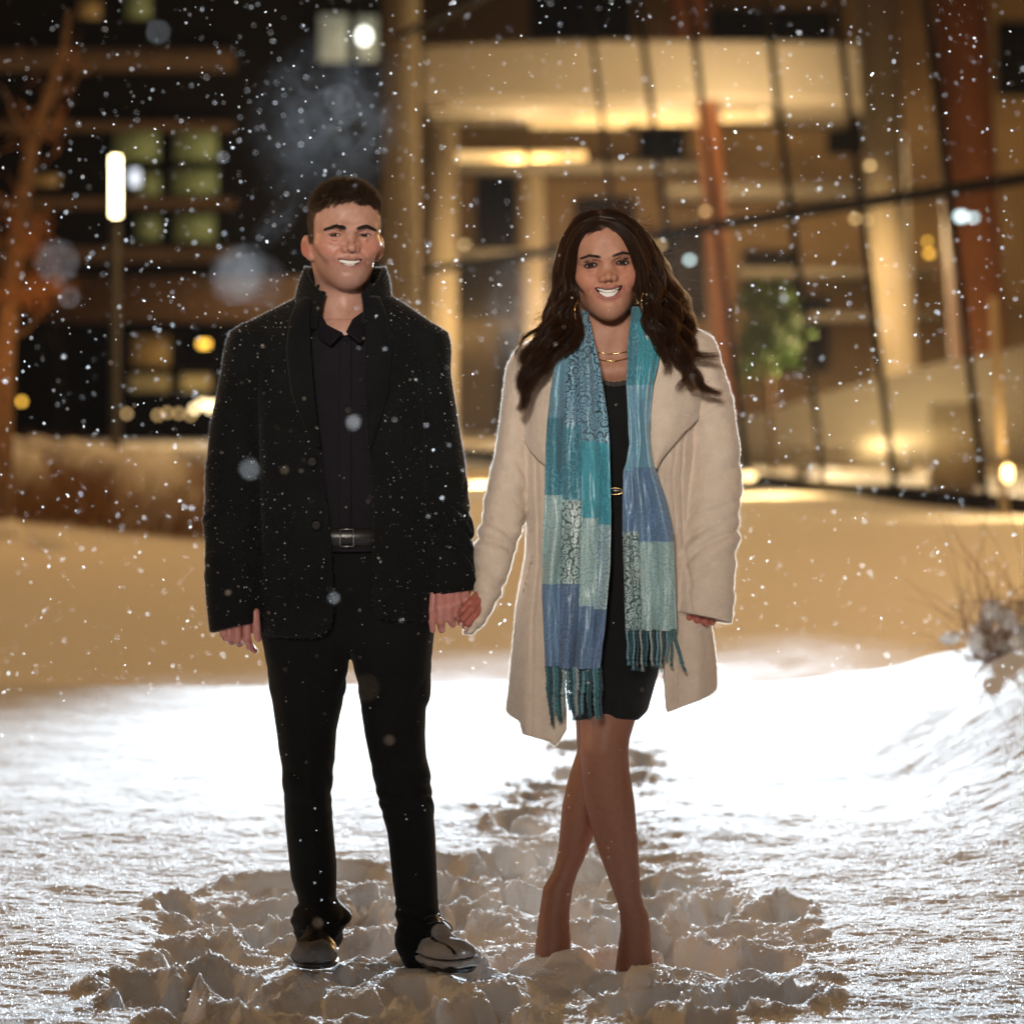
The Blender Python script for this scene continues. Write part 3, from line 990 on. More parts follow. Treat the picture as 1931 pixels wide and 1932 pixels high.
def snow_specks(name, V, Q, n, parent, mask=None, smin_=0.0008, smax_=0.0026, up=0.0):
    """flecks of snow caught on a surface"""
    nr = vert_normals(V, Q)
    w = np.clip(nr[:, 2] * 0.5 + 0.6 + up, 0.02, None)
    if mask is not None: w = w * mask
    r = RNG.choice(len(V), n, p=w / w.sum())
    mb = MB()
    base = np.array([[1, 0, 0], [-1, 0, 0], [0, 1, 0], [0, -1, 0], [0, 0, 1], [0, 0, -1]], F32)
    tri = np.array([[0, 2, 4], [2, 1, 4], [1, 3, 4], [3, 0, 4], [2, 0, 5], [1, 2, 5], [3, 1, 5], [0, 3, 5]])
    sz = smin_ + (smax_ - smin_) * RNG.uniform(0, 1, n) ** 3
    Vv = base[None] * RNG.uniform(0.5, 1.5, (n, 6, 1)) * sz[:, None, None]
    A = RNG.normal(size=(n, 3, 3)); A = np.linalg.qr(A)[0]
    Vv = np.einsum('nij,nkj->nki', A, Vv) + (V[r] + nr[r] * sz[:, None] * 0.6)[:, None]
    T = (tri[None] + (np.arange(n) * 6)[:, None, None]).reshape(-1, 3)
    mb.add(Vv.reshape(-1, 3), None, T)
    return mb.build(name, m_fleck, parent, smooth=False)


m_fleck, N, L, P = nmat('snow_fleck')
P.inputs['Base Color'].default_value = (0.88, 0.90, 0.93, 1); P.inputs['Roughness'].default_value = 0.35
_t = N.new('ShaderNodeBsdfTranslucent'); _t.inputs[0].default_value = (0.92, 0.94, 0.97, 1)
_mx = N.new('ShaderNodeMixShader'); _mx.inputs[0].default_value = 0.8
L.new(P.outputs[0], _mx.inputs[1]); L.new(_t.outputs[0], _mx.inputs[2])
L.new(_mx.outputs[0], [n for n in N if n.type == 'OUTPUT_MATERIAL'][0].inputs[0])

# ------------------------------------------------------------------ the man
man = empty('person', (wx(655, 0.0), 0.0, 0.0), 'standing man smiling in a black wool coat, dark shirt and black trousers, holding a hand', 'person')
SK_M = (0.50, 0.275, 0.20)
M_man = head_map(1.12, 650, 442, 0.0, math.radians(11), math.radians(0), math.radians(3))
_b = MB()
HV, HW, HQ, HC, HS, hq, bpm = make_head(False, False, SK_M, True, M_man, (0.11, 0.07, 0.05))
_b.add(HW, HQ, mi=0)
_ncol = len(HW)
head_extras(_b, hq, M_man, False, (-0.17, -0.06))
man_body = _b.build('body', [m_skin_m, m_eye, m_iris, m_teeth], man)
_c = np.tile(np.array(SK_M, F32), (len(man_body.data.vertices), 1)); _c[:_ncol] = HC
paint(man_body.data, _c)
# cropped hair: short on the sides, longer and brushed up on top
_n = vert_normals(HW, HQ)
_pick = np.where(HS > 0.55)[0]
_r = RNG.choice(_pick, 30000)
fz, fx, ff = HV[_r, 2], HV[_r, 0], -HV[_r, 1]
_top = sstep(0.045, 0.085, fz)
_L = (0.0032 + 0.0175 * _top) * RNG.uniform(0.6, 1.15, len(_r)) * 1.12
_jit = RNG.normal(0, 0.35, (len(_r), 3))
_clump = np.stack([fbm(fx * 55, ff * 55, fz * 55, 2), fbm(fx * 55 + 9, ff * 55, fz * 55, 2), fbm(fx * 55, ff * 55 + 5, fz * 55, 2)], 1)
_D = _n[_r] + np.array([0.25, -0.55, 0.15]) * _top[:, None] * 1.6 + _jit * (0.4 + 0.35 * _top[:, None]) + 2.4 * _clump * _top[:, None] + np.array([0, 0.2, -0.5]) * (1 - _top)[:, None]
_h = MB(); strands(_h, HW[_r] + RNG.normal(0, 0.0006, (len(_r), 3)), _D, _L, np.full(len(_r), 0.00055), 3, curl=lambda t: np.array([0.0, -0.006, -0.004]) * t * t * _top[:, None])
_h.build('hair', m_hair_m, man)
# brows
fm = front_map(HV)
_h = MB()
for sx in (1, -1):
    n = 900; t = RNG.uniform(0, 1, n)
    bp = np.array(bpm); pts = np.where(t[:, None] < 0.5, bp[0] + (bp[1] - bp[0]) * (t / 0.5)[:, None], bp[1] + (bp[2] - bp[1]) * ((t - 0.5) / 0.5)[:, None])
    th = 0.0035 * (1 - 0.5 * t)
    zz = pts[:, 2] + RNG.normal(0, 0.5, n) * th
    R_ = np.stack([sx * pts[:, 0], fm(sx * pts[:, 0], zz) - 0.0003, zz], 1)
    D_ = np.stack([sx * np.full(n, 1.0), np.full(n, -0.35 + 0.0 * t) + 0.5 * t, 0.55 - 0.9 * t + RNG.normal(0, .2, n)], 1)
    W0 = M_man(R_); W1 = M_man(R_ + D_ * 0.01)
    strands(_h, W0, W1 - W0, np.full(n, 0.0070), np.full(n, 0.00042), 2)
_h.build('eyebrow', m_brow_m, man)

# ---- the man's clothes
m_coat_m = cloth_mat('black_wool', (0.0060, 0.0068, 0.0068), 0.95, 0.05, 700, 0.5, 0.35, 10)
m_trouser = cloth_mat('black_trouser_cloth', (0.0055, 0.0060, 0.0060), 0.9, 0.04, 1400, 0.2, 0.2)
m_shirt = cloth_mat('dark_plum_shirt_cloth', (0.0085, 0.0070, 0.0100), 0.8, 0.03, 1600, 0.2, 0.2)
m_leather = simple('black_leather', (0.010, 0.009, 0.009), 0.32, bump=(160, 0.25, 0.001))
m_steel = simple('brushed_steel', (0.26, 0.25, 0.24), 0.38, 1.0)
m_button = simple('horn_button', (0.006, 0.005, 0.005), 0.55, Specular_IOR_Level=0.2)
m_slush = simple('shaded_slush', (0.10, 0.097, 0.095), 0.8, bump=(300, .5, .002))  # slush on the left toe, its shade put into the dark grey
m_packed = simple('shaded_packed_snow', (0.30, 0.29, 0.28), 0.95, Specular_IOR_Level=0.05, bump=(300, 0.6, 0.002))  # snow caked on the right toe, greyed in colour for its shade

torso_m = Loft([(545, 596, 706, .070, .035), (565, 560, 745, .088, .035), (590, 522, 775, .108, .03), (630, 486, 800, .122, .025), (700, 480, 806, .132, .02),
                (800, 486, 810, .134, .015), (900, 489, 813, .132, .015), (1000, 491, 815, .138, .02), (1100, 492, 815, .146, .02), (1230, 493, 813, .150, .02)], 2.35)
arm_ml = Loft([(625, 440, 510, .058, .03), (680, 420, 504, .066, .03), (740, 408, 496, .068, .03), (800, 396, 492, .066, .025), (900, 386, 490, .064, .02), (980, 383, 490, .062, .01),
               (1100, 389, 492, .060, -.01), (1215, 402, 493, .060, -.02)], 2.2)
arm_mr = Loft([(625, 782, 838, .058, .03), (680, 784, 847, .064, .03), (740, 788, 855, .066, .03), (800, 792, 865, .065, .03), (880, 800, 876, .062, .02), (990, 808, 886, .058, .0),
               (1060, 812, 896, .056, -.01), (1150, 812, 909, .054, -.02)], 2.2)
S = SDF((wx(370), -0.20, wz(1225)), (wx(925), 0.22, wz(535)), 0.004)
X, Y, Z = S.full()
S.D = torso_m(X, Y, Z)
for a in (arm_ml, arm_mr):
    d = a(X, Y, Z)
    d = np.maximum(d, Z - wz(632))
    S.D = smin(S.D, d, 0.012)
for p0, p1 in (((596, 604), (480, 650)), ((708, 604), (797, 652))):
    S.cap((wx(p0[0]), .03, wz(p0[1])), (wx(p1[0]), .03, wz(p1[1])), .056, .056, 0.04)
# drape: long soft folds on the skirts of the coat, creases at the elbows
fold = 0.0035 * np.sin(X * 62 + 3.0 * np.sin(Z * 5) + 0.8) * sstep(wz(760), wz(1150), Z)
crease = 0.010 * crease_(Z + 0.45 * np.abs(X - wx(650)) + 0.25 * Y, X + 2 * Y, 25, 7) * gauss(Z - wz(990), 0.12) * sstep(0.17, 0.22, np.abs(X - wx(650)))
S.D = S.D + fold + crease + 0.0022 * fbm(X * 14, Y * 14, Z * 9, 3)
S.D = np.maximum(S.D, -(S.D + 0.013))
# open front
zz = np.linspace(wz(1230), wz(530), 300)
xL = itp(zz, [wz(v) for v in (540, 569, 640, 760, 875, 989, 1104, 1150, 1173, 1186, 1194, 1199)], [wx(v) for v in (604, 590, 590, 599, 613, 628, 634, 634, 629, 619, 605, 580)])
xR = itp(zz, [wz(v) for v in (540, 569, 640, 760, 951, 1104, 1130, 1150, 1160, 1167, 1170)], [wx(v) for v in (690, 694, 693, 694, 709, 707, 708, 713, 722, 745, 790)])
zx = np.interp(Z, zz, xL).astype(F32), np.interp(Z, zz, xR).astype(F32)
op = np.maximum(np.maximum(zx[0] - X, X - zx[1]), Y - 0.02)
S.D = -smin(-S.D, op + 0.0 * Y, 0.004)
# hem and cuffs
hem = np.where(X < wx(650), wz(1197), wz(1169)) + 0.0 * Y
ins = sstep(wx(500), wx(494), X) + sstep(wx(806), wx(814), X)
cuffL = wz(1193) + (X - wx(400)) * (18 / 90.0) - 0.1 * Y
cuffR = wz(1126) + (X - wx(813)) * (14 / 92.0) - 0.1 * Y
low = np.where(X < wx(494), cuffL, np.where(X > wx(811), cuffR, hem))
S.D = -smin(-S.D, Z - low, 0.005)
V, Q = S.mesh()
mb = MB().add(V, Q)
fuzz(mb, V, Q, 90000, 0.0042, 0.00028, mi=1)
man_coat = mb.build('coat', [m_coat_m, m_fuzz_d], man)
coatV, coatQ = V, Q
snow_specks('snow_flecks', V, Q, 1300, man_coat, mask=(V[:, 1] < 0.05) * 1.0, up=0.1)['kind'] = 'stuff'

# stand-up collar
n, m_ = 90, 12
th = np.linspace(-2.62, 2.62, n)[None, :]                      # 0 = nape, +-pi = throat
v = np.linspace(0, 1, m_)[:, None]
ct, st_ = np.cos(th), np.sin(th)
open_ = sstep(1.2, 2.6, np.abs(th))
bx = wx(644) + st_ * (0.108 + 0.0 * v); by = 0.035 + ct * 0.085
tx = wx(650) + st_ * (0.077 - 0.006 * open_) + 0.0 * v; ty = 0.035 + ct * 0.088
bz = wz(590) - 0.040 * open_ + 0.012 * (ct > 0) * ct
tz = wz(503) - 0.060 * open_ ** 1.5
roll = 0.016 * np.sin(v * np.pi * 0.9) + 0.010 * v ** 3
G = np.stack([bx + (tx - bx) * v ** 0.8 + st_ * roll, by + (ty - by) * v + ct * roll - 0.035 * open_ * (1 - v), bz + (tz - bz) * v + 0.003 * fbm(th * 3, v * 2, oct=2)], -1).astype(F32)
mb = MB(); Vc, Qc = solid_sheet(G, 0.009); mb.add(Vc, Qc); fuzz(mb, Vc, Qc, 16000, 0.0042, 0.00028, mi=1)
collar = mb.build('collar', [m_coat_m, m_fuzz_d], man_coat)
# lapels falling from the collar along the open edges
for side, tab in ((-1, [(560, 588, 566), (600, 588, 552), (660, 591, 546), (740, 598, 556), (800, 604, 580), (840, 609, 604)]),
                  (1, [(560, 696, 716), (600, 695, 732), (660, 694, 740), (740, 694, 734), (800, 697, 716), (840, 700, 703)])):
    t = np.array(tab, float); zt_ = np.linspace(wz(560), wz(840), 40)
    xi = itp(zt_, [wz(a) for a in t[:, 0]], [wx(a) for a in t[:, 1]]); xo = itp(zt_, [wz(a) for a in t[:, 0]], [wx(a) for a in t[:, 2]])
    u = np.linspace(0, 1, 14)
    Xg = xi[:, None] + (xo - xi)[:, None] * u; Zg = np.repeat(zt_[:, None], 14, 1)
    Yg = torso_m.front(Xg, Zg, 0.010) - 0.006 * np.sin(u * np.pi)[None]
    Vl, Ql = solid_sheet(np.stack([Xg, Yg, Zg], -1).astype(F32), 0.006)
    mb = MB().add(Vl, Ql); fuzz(mb, Vl, Ql, 900, 0.004, 0.0002)
    mb.build('lapel', m_coat_m, man_coat)
for a, b in ((602, 869), (610, 987), (596, 775)):
    y = float(torso_m.front(wx(a - 8), wz(b), 0.008))
    mb = MB(); r = np.array([0.0, 0.004, 0.010, 0.0125, 0.011]); pz = np.array([0.001, 0.001, 0, 0.002, 0.006])
    an = np.arange(20) * 2 * np.pi / 20
    G = np.stack([wx(a - 8) + r[:, None] * np.cos(an), y + pz[:, None] + 0 * an, wz(b) + r[:, None] * np.sin(an)], -1)
    mb.add(G.reshape(-1, 3), sheet(G, True)[:, ::-1]); mb.build('button', m_button, man_coat)

# shirt
S = SDF((wx(500), -0.16, wz(1040)), (wx(800), 0.16, wz(545)), 0.004)
X, Y, Z = S.full()
c, a, b, yc = torso_m.at(Z)
S.D = ((np.abs((X - c) / (a - .03)) ** 2.2 + np.abs((Y - yc) / (b - .018)) ** 2.2) ** (1 / 2.2) - 1) * np.minimum(a, b)
S.D = S.D + 0.0025 * fbm(X * 18 + 2, Y * 10, Z * 8, 3) + 0.0015 * np.sin(X * 120 + 4 * np.sin(Z * 7)) * sstep(wz(800), wz(1000), Z)
S.D = np.maximum(S.D, Z - (wz(612) + 0.35 * Y))
# throat: V between the collar points
vx = np.interp(Z, [wz(632), wz(620), wz(600), wz(560)], [0.004, 0.012, 0.028, 0.05]).astype(F32)
S.D = -smin(-S.D, np.maximum(np.abs(X - wx(654)) - vx, np.maximum(wz(633) - Z, Y)), 0.003)
V, Q = S.mesh()
shirt = MB().add(V, Q)
pl = np.linspace(wz(1000), wz(640), 60); u = np.linspace(-1, 1, 9)
Xg = wx(655) + 0.014 * u[None] + 0.0 * pl[:, None]; Zg = np.repeat(pl[:, None], 9, 1)
c, a, b, yc = torso_m.at(Zg)
Yg = yc - (b - .018) * (1 - np.abs((Xg - c) / (a - .03)) ** 2.2) ** (1 / 2.2) - 0.003
Vp, Qp = solid_sheet(np.stack([Xg, Yg, Zg], -1).astype(F32), 0.003); shirt.add(Vp, Qp)
man_shirt = shirt.build('shirt', m_shirt, man)
# shirt collar, two leaves
for side, rows in ((-1, [((592, 556), (583, 575)), ((604, 585), (592, 612)), ((620, 614), (604, 640)), ((650, 629), (628, 652))]),
                   (1, [((699, 560), (706, 580)), ((692, 584), (700, 612)), ((668, 603), (694, 628)), ((657, 627), (684, 648))])):
    r = np.array(rows, float); k = np.linspace(0, 3, 24); u = np.linspace(0, 1, 8)
    A = np.stack([np.interp(k, range(4), r[:, 0, i]) for i in (0, 1)], 1); B = np.stack([np.interp(k, range(4), r[:, 1, i]) for i in (0, 1)], 1)
    Pp = A[:, None] + (B - A)[:, None] * u[None, :, None]
    Zg = wz(Pp[..., 1]); Xg = wx(Pp[..., 0])
    Yg = 0.012 - 0.115 * (k / 3)[:, None] ** 0.8 - 0.012 * np.sin(u * np.pi * 0.8)[None]
    Vl, Ql = solid_sheet(np.stack([Xg, Yg + 0 * Xg, Zg], -1).astype(F32), 0.004)
    MB().add(Vl, Ql).build('shirt_collar', m_shirt, man_shirt)
for py in (648, 700, 760, 820, 880, 940):
    y = float(torso_m.front(wx(655), wz(py), -0.018)) - 0.006
    mb = MB(); r = np.array([0.0, 0.0045, 0.0055]); pz = np.array([0, 0, 0.003]); an = np.arange(14) * 2 * np.pi / 14
    G = np.stack([wx(655) + r[:, None] * np.cos(an), y + pz[:, None] + 0 * an, wz(py) + r[:, None] * np.sin(an)], -1)
    mb.add(G.reshape(-1, 3), sheet(G, True)[:, ::-1]); mb.build('shirt_button', m_button, man_shirt)

# belt with buckle
an = np.linspace(0, 2 * np.pi, 97)[:-1]
zb_ = [wz(1026), wz(1024), wz(995), wz(993)]
rows = []
for z, o in zip(zb_, (-.003, 0.002, 0.002, -.003)):
    c, a, b, yc = torso_m.at(np.float32(z))
    rows.append(np.stack([c + (a - .026 + o) * np.cos(an), yc + (b - .012 + o) * np.sin(an), z + 0 * an], -1))
G = np.array(rows)
belt = MB().add(G.reshape(-1, 3), sheet(G, True)).build('belt', m_leather, man)
yb = float(torso_m.front(wx(658), wz(1010), -0.012)) - 0.007
mb = MB()
P_ = [(646, 994), (671, 994), (671, 1026), (646, 1026), (646, 994)]
for p, q_ in zip(P_[:-1], P_[1:]):
    mb.tube([(wx(p[0]), yb, wz(p[1])), (wx(q_[0]), yb, wz(q_[1]))], 0.0024, 8)
mb.tube([(wx(648), yb - .002, wz(1010)), (wx(669), yb - .002, wz(1010))], 0.0016, 6)
mb.build('buckle', m_steel, belt)

# trousers
leg_l = Loft([(985, 510, 664, .105, .025), (1100, 502, 666, .108, .025), (1199, 494, 664, .104, .025), (1235, 499, 659, .105, .025), (1301, 509, 652, .096, .02), (1377, 521, 635, .086, .015), (1435, 529, 632, .080, .01),
              (1458, 531, 629, .079, .01), (1476, 533, 624, .078, .01), (1547, 536, 627, .074, .02), (1636, 545, 634, .068, .03), (1660, 548, 634, .066, .03), (1690, 559, 633, .064, .02), (1706, 563, 645, .070, .01),
              (1721, 550, 662, .082, -.005), (1732, 548, 660, .086, -.01), (1750, 554, 652, .086, -.015), (1790, 564, 640, .082, -.02)], 2.1, smooth=2)
leg_r = Loft([(985, 650, 802, .105, .025), (1100, 650, 810, .108, .025), (1199, 654, 815, .104, .025), (1235, 660, 814, .105, .02), (1270, 669, 813, .10, .02), (1315, 678, 811, .094, .01), (1337, 681, 803, .090, .005), (1382, 688, 802, .084, 0),
              (1413, 694, 803, .080, -.01), (1480, 707, 815, .076, -.01), (1569, 731, 821, .070, -.01), (1640, 740, 824, .066, -.02), (1690, 746, 827, .064, -.03), (1724, 748, 832, .070, -.04),
              (1742, 747, 854, .084, -.05), (1757, 741, 854, .088, -.05), (1784, 750, 847, .086, -.06), (1815, 766, 836, .08, -.06)], 2.1, smooth=2)
S = SDF((wx(485), -0.18, wz(1815)), (wx(870), 0.17, wz(985)), 0.004)
X, Y, Z = S.full()
S.D = smin(np.maximum(leg_l(X, Y, Z), wz(1778) - Z + 0.25 * (Y + 0.02)), np.maximum(leg_r(X, Y, Z), wz(1806) - Z + 0.22 * (Y + 0.06)), 0.010)
hip = Loft([(985, 512, 802, .106, .025), (1100, 504, 810, .109, .025), (1180, 498, 813, .106, .025), (1240, 540, 780, .06, .025)], 2.4)
S.D = smin(S.D, np.maximum(np.maximum(hip(X, Y, Z), wz(1222) - Z), 0.0 * X - 1), 0.03)
kn = gauss(Z - wz(1480), 0.07) + 0.8 * gauss(Z - wz(1290), 0.05)
S.D = S.D + 0.005 * crease_(Z + .25 * X, X + Y, 24, 8) * kn + 0.008 * crease_(Z + .2 * X, X + Y, 34, 9) * gauss(Z - wz(1738), 0.05) + 0.0016 * fbm(X * 14, Y * 14, Z * 7, 3)
S.D = S.D - 0.0022 * gauss(X - np.interp(Z, [wz(1740), wz(1200)], [wx(600), wx(580)]), 0.006) * (Y < 0)      # pressed crease
S.D = np.maximum(S.D, -(S.D + 0.02))
V, Q = S.mesh()
trousers = MB().add(V, Q).build('trousers', m_trouser, man)
snow_specks('snow_flecks', V, Q, 120, trousers, mask=(V[:, 1] < 0.02) * 1.0, up=0.3)['kind'] = 'stuff'


def shoe(name, ankle, yaw, snow, scale=1.0):
    """derby shoe; local frame: toe towards -y"""
    R = rot(rz=yaw); o = np.array(ankle)
    S = SDF((-0.075, -0.235, -0.005), (0.075, 0.10, 0.16), 0.003)
    S.ell((0, -0.115, 0.032), (0.050, 0.098, 0.036), 0.0)
    S.ell((0.004, -0.160, 0.030), (0.045, 0.060, 0.034), 0.02)
    S.ell((0, 0.02, 0.045), (0.040, 0.062, 0.050), 0.03)
    S.cap((0, 0.015, 0.05), (0, 0.02, 0.12), 0.045, 0.040, 0.03)
    S.cap((0, -0.02, 0.085), (0, -0.10, 0.058), 0.030, 0.024, 0.02)
    X, Y, Z = S.full()
    S.D = S.D + 0.0018 * np.sin(Y * 260) * gauss(Y + 0.10, 0.02) * gauss(Z - 0.06, 0.02)
    S.D = np.maximum(S.D, 0.012 - Z)
    up = S.D.copy()
    V, Q = S.mesh()
    T = lambda v: (np.asarray(v) * scale) @ R.T + o
    mb = MB().add(T(V), Q)
    sh = mb.build('shoe', m_leather, man)
    S.D = np.maximum(up - 0.004, np.maximum(Z - 0.020, 0.002 - Z))
    Vs, Qs = S.mesh(); MB().add(T(Vs), Qs).build('sole', m_leather, sh)
    mb = MB()
    for i in range(4):
        y = -0.045 - 0.020 * i
        t = np.linspace(-1, 1, 9)
        zc = 0.112 - 0.0115 * i
        P_ = np.stack([0.020 * t, np.full(9, y) - 0.006 * (t if i % 2 else -t), zc - 0.006 * t * t], 1)
        mb.tube(T(P_), 0.0022, 6)
    t = np.linspace(0, 1, 12)
    mb.tube(T(np.stack([0.012 + 0.03 * np.sin(t * np.pi), -0.05 - 0.02 * t, 0.108 - 0.045 * t], 1)), 0.0018, 6)
    mb.build('shoelace', m_leather, sh)
    if snow:
        e0 = {1: 0.172, 2: 0.085}[snow]; cov = {1: 0.026, 2: 0.022}[snow]; th_ = {1: 0.0035, 2: 0.0065}[snow]
        S.D = np.maximum(up - th_ - 0.006 * np.clip(fbm(X * 30, Y * 30, Z * 30, 3), -0.8, 1), np.maximum(Y + e0 + 0.10 * (Z - 0.05) + 0.02 * fbm(X * 25, Y * 0, Z * 25, 2), cov - Z + 0.014 * fbm(X * 24, Y * 24, Z * 0, 2)))
        if yaw > .2: S.D = -smin(-S.D, gap_(X, Y, Z), 0.002)
        Vs, Qs = S.mesh(); MB().add(T(Vs), Qs).build('snow_cap', m_packed if snow == 2 else m_slush, sh)
    return sh


def gap_(X, Y, Z):
    """cracks in the snow caked on the toe"""
    return np.minimum(np.abs(Z - 0.040 - 0.10 * X - 0.3 * X * X) - 0.0022, np.maximum(np.abs(X + 0.026 + 0.10 * (Y + 0.1)) - 0.004, 0.05 - Z)) + 0.0 * Y


shoe('shoe', (wx(600, 0.0), 0.0, wz(1806, 0) + 0.0), 0.0, 1, 1.02)
shoe('shoe', (wx(800, -0.05), -0.05, wz(1806, 0.0) - 0.004), 0.42, 2, 1.04)

# hands: the free one half curled out of the cuff, the other clasping hers
S = SDF((wx(405), -0.10, wz(1245)), (wx(500), 0.08, wz(1125)), 0.0015)
y = -0.045
hand(S, [(456, 1160, -.025, .044, .020, .050)],
     [([(421, 1165, y + .01), (422, 1197, y + .006), (426, 1203, y + .035), (432, 1188, y + .05)], [.0088, .0080, .0072, .0065]),
      ([(433, 1160, y + .004), (433, 1203, y), (437, 1210, y + .032), (441, 1190, y + .052)], [.0098, .0088, .0078, .0068]),
      ([(448, 1158, y), (448, 1206, y - .004), (452, 1213, y + .03), (455, 1192, y + .052)], [.0102, .0094, .0082, .0072]),
      ([(466, 1158, y), (466, 1204, y - .004), (472, 1219, y + .012), (480, 1226, y + .03)], [.0112, .0100, .0085, .0072]),
      ([(482, 1155, y - .004), (484, 1188, y - .010), (487, 1205, y - .004)], [.0105, .0090, .0075])], 0.0035)
Vh1, Qh1 = S.mesh()
S = SDF((wx(800), -0.11, wz(1205)), (wx(915), 0.07, wz(1085)), 0.0015)
y = -0.045
hand(S, [(852, 1112, -.028, .046, .021, .040)],
     [([(818, 1122, y + .004), (815, 1150, y + .002), (815, 1172, y + .006), (816, 1188, y + .014)], [.0095, .0080, .0082, .0070]),
      ([(830, 1118, y), (831, 1145, y - .012), (831, 1171, y - .002), (833, 1187, y + .012)], [.0118, .0126, .0108, .0086]),
      ([(846, 1116, y), (847, 1143, y - .014), (848, 1165, y - .002), (854, 1177, y + .016)], [.0118, .0126, .0106, .0084]),
      ([(862, 1114, y), (863, 1137, y - .014), (863, 1156, y - .004), (866, 1168, y + .018)], [.0116, .0122, .0102, .0080]),
      ([(877, 1112, y + .004), (879, 1131, y - .008), (878, 1147, y + .002), (878, 1158, y + .022)], [.0106, .0110, .0094, .0074])], 0.0035)
Vh2, Qh2 = S.mesh()
# the rest of him under the cloth
S = SDF((wx(400), -0.10, 0.03), (wx(900), 0.14, wz(600)), 0.009)
w3 = lambda a, b, y: (wx(a), y, wz(b))
S.chain([w3(650, 640, .03), w3(652, 800, .02), w3(655, 1000, .02), w3(656, 1080, .02)], [.085, .085, .07, .06], 0.03)
S.chain([w3(600, 650, .03), w3(480, 660, .03), w3(432, 900, .02), w3(446, 1150, -.015)], [.05, .045, .036, .027], 0.02)
S.chain([w3(700, 650, .03), w3(800, 660, .03), w3(842, 900, .02), w3(852, 1095, -.01)], [.05, .042, .032, .026], 0.02)
S.chain([w3(605, 1100, .02), w3(585, 1300, .02), w3(581, 1470, .01), w3(592, 1740, .0), w3(600, 1780, -.02)], [.06, .05, .04, .026, .024], 0.03)
S.chain([w3(705, 1100, .02), w3(742, 1300, .01), w3(760, 1470, -.01), w3(792, 1740, -.04), w3(800, 1790, -.05)], [.06, .05, .04, .026, .024], 0.03)
Vb, Qb = S.mesh()
_old = man_body.data
mb = MB().add(HW, HQ, mi=0)
head_extras(mb, hq, M_man, False, (-0.17, -0.06))
n0 = mb.n
mb.add(Vh1, Qh1, mi=0).add(Vh2, Qh2, mi=0)
nh = mb.n
mb.add(Vb, Qb, mi=0)
bpy.data.objects.remove(man_body)
man_body = mb.build('body', [m_skin_m, m_eye, m_iris, m_teeth], man)
_c = np.tile(np.array(SK_M, F32), (mb.n, 1)); _c[:len(HC)] = HC
_c[n0:nh] = np.array([0.50, 0.215, 0.185])                    # hands red with cold
paint(man_body.data, _c)

# ------------------------------------------------------------------ the woman
woman = empty('person', (wx(1140), 0.0, 0.0), 'standing woman laughing in a cream wool coat, blue scarf and short black dress, legs crossed', 'person')
SK_W = (0.43, 0.215, 0.140)
M_w = head_map(1.15, 1139, 495, 0.0, math.radians(2), math.radians(-5), math.radians(4))
HV2, HW2, HQ2, HC2, HS2, hq2, bp2 = make_head(True, True, SK_W, True, M_w, (0.022, 0.013, 0.009))
fm2 = front_map(HV2)
# brows and lashes
mb = MB()
for sx in (1, -1):
    n = 420; t = RNG.uniform(0, 1, n); bp = np.array(bp2)
    pts = np.where(t[:, None] < 0.55, bp[0] + (bp[1] - bp[0]) * (t / 0.55)[:, None], bp[1] + (bp[2] - bp[1]) * ((t - 0.55) / 0.45)[:, None])
    zz = pts[:, 2] + RNG.normal(0, 0.5, n) * 0.0021 * (1 - 0.6 * t)
    R_ = np.stack([sx * pts[:, 0], fm2(sx * pts[:, 0], zz) - 0.0002, zz], 1)
    D_ = np.stack([sx * np.full(n, 1.0), -0.3 + 0.7 * t, 0.5 - 0.9 * t + RNG.normal(0, .15, n)], 1)
    W0 = M_w(R_); W1 = M_w(R_ + D_ * 0.01); strands(mb, W0, W1 - W0, np.full(n, 0.006), np.full(n, 0.0004), 2)
mb.build('eyebrow', m_brow_m, woman)
mb = MB()
for sx in (1, -1):
    mb = MB()
    for up_, n in ((1, 110), (0, 50)):
        t = RNG.uniform(-1, 1.12, n)
        x = 0.0322 + 0.0138 * t
        z = (0.0042 * np.sqrt(np.clip(1 - t * t, 0, 1)) if up_ else -0.0052 * np.sqrt(np.clip(1 - t * t, 0, 1))) - 0.0004 + 0.16 * (x - 0.0322)
        R_ = np.stack([sx * x, -0.0655 - np.sqrt(np.clip(0.0144 ** 2 - (x - 0.032) ** 2 - z * z, 1e-7, 1)) - 0.0006, z], 1)
        D_ = np.stack([sx * (0.5 * t + 0.15), np.full(n, -0.75), (0.75 if up_ else -0.6) + 0 * t], 1)
        W0 = M_w(R_); W1 = M_w(R_ + D_ * 0.01); strands(mb, W0, W1 - W0, np.full(n, 0.0075 if up_ else 0.004) * (1 + 0.25 * t), np.full(n, 0.00050), 2)
    mb.build('eyelash', m_lash, woman)


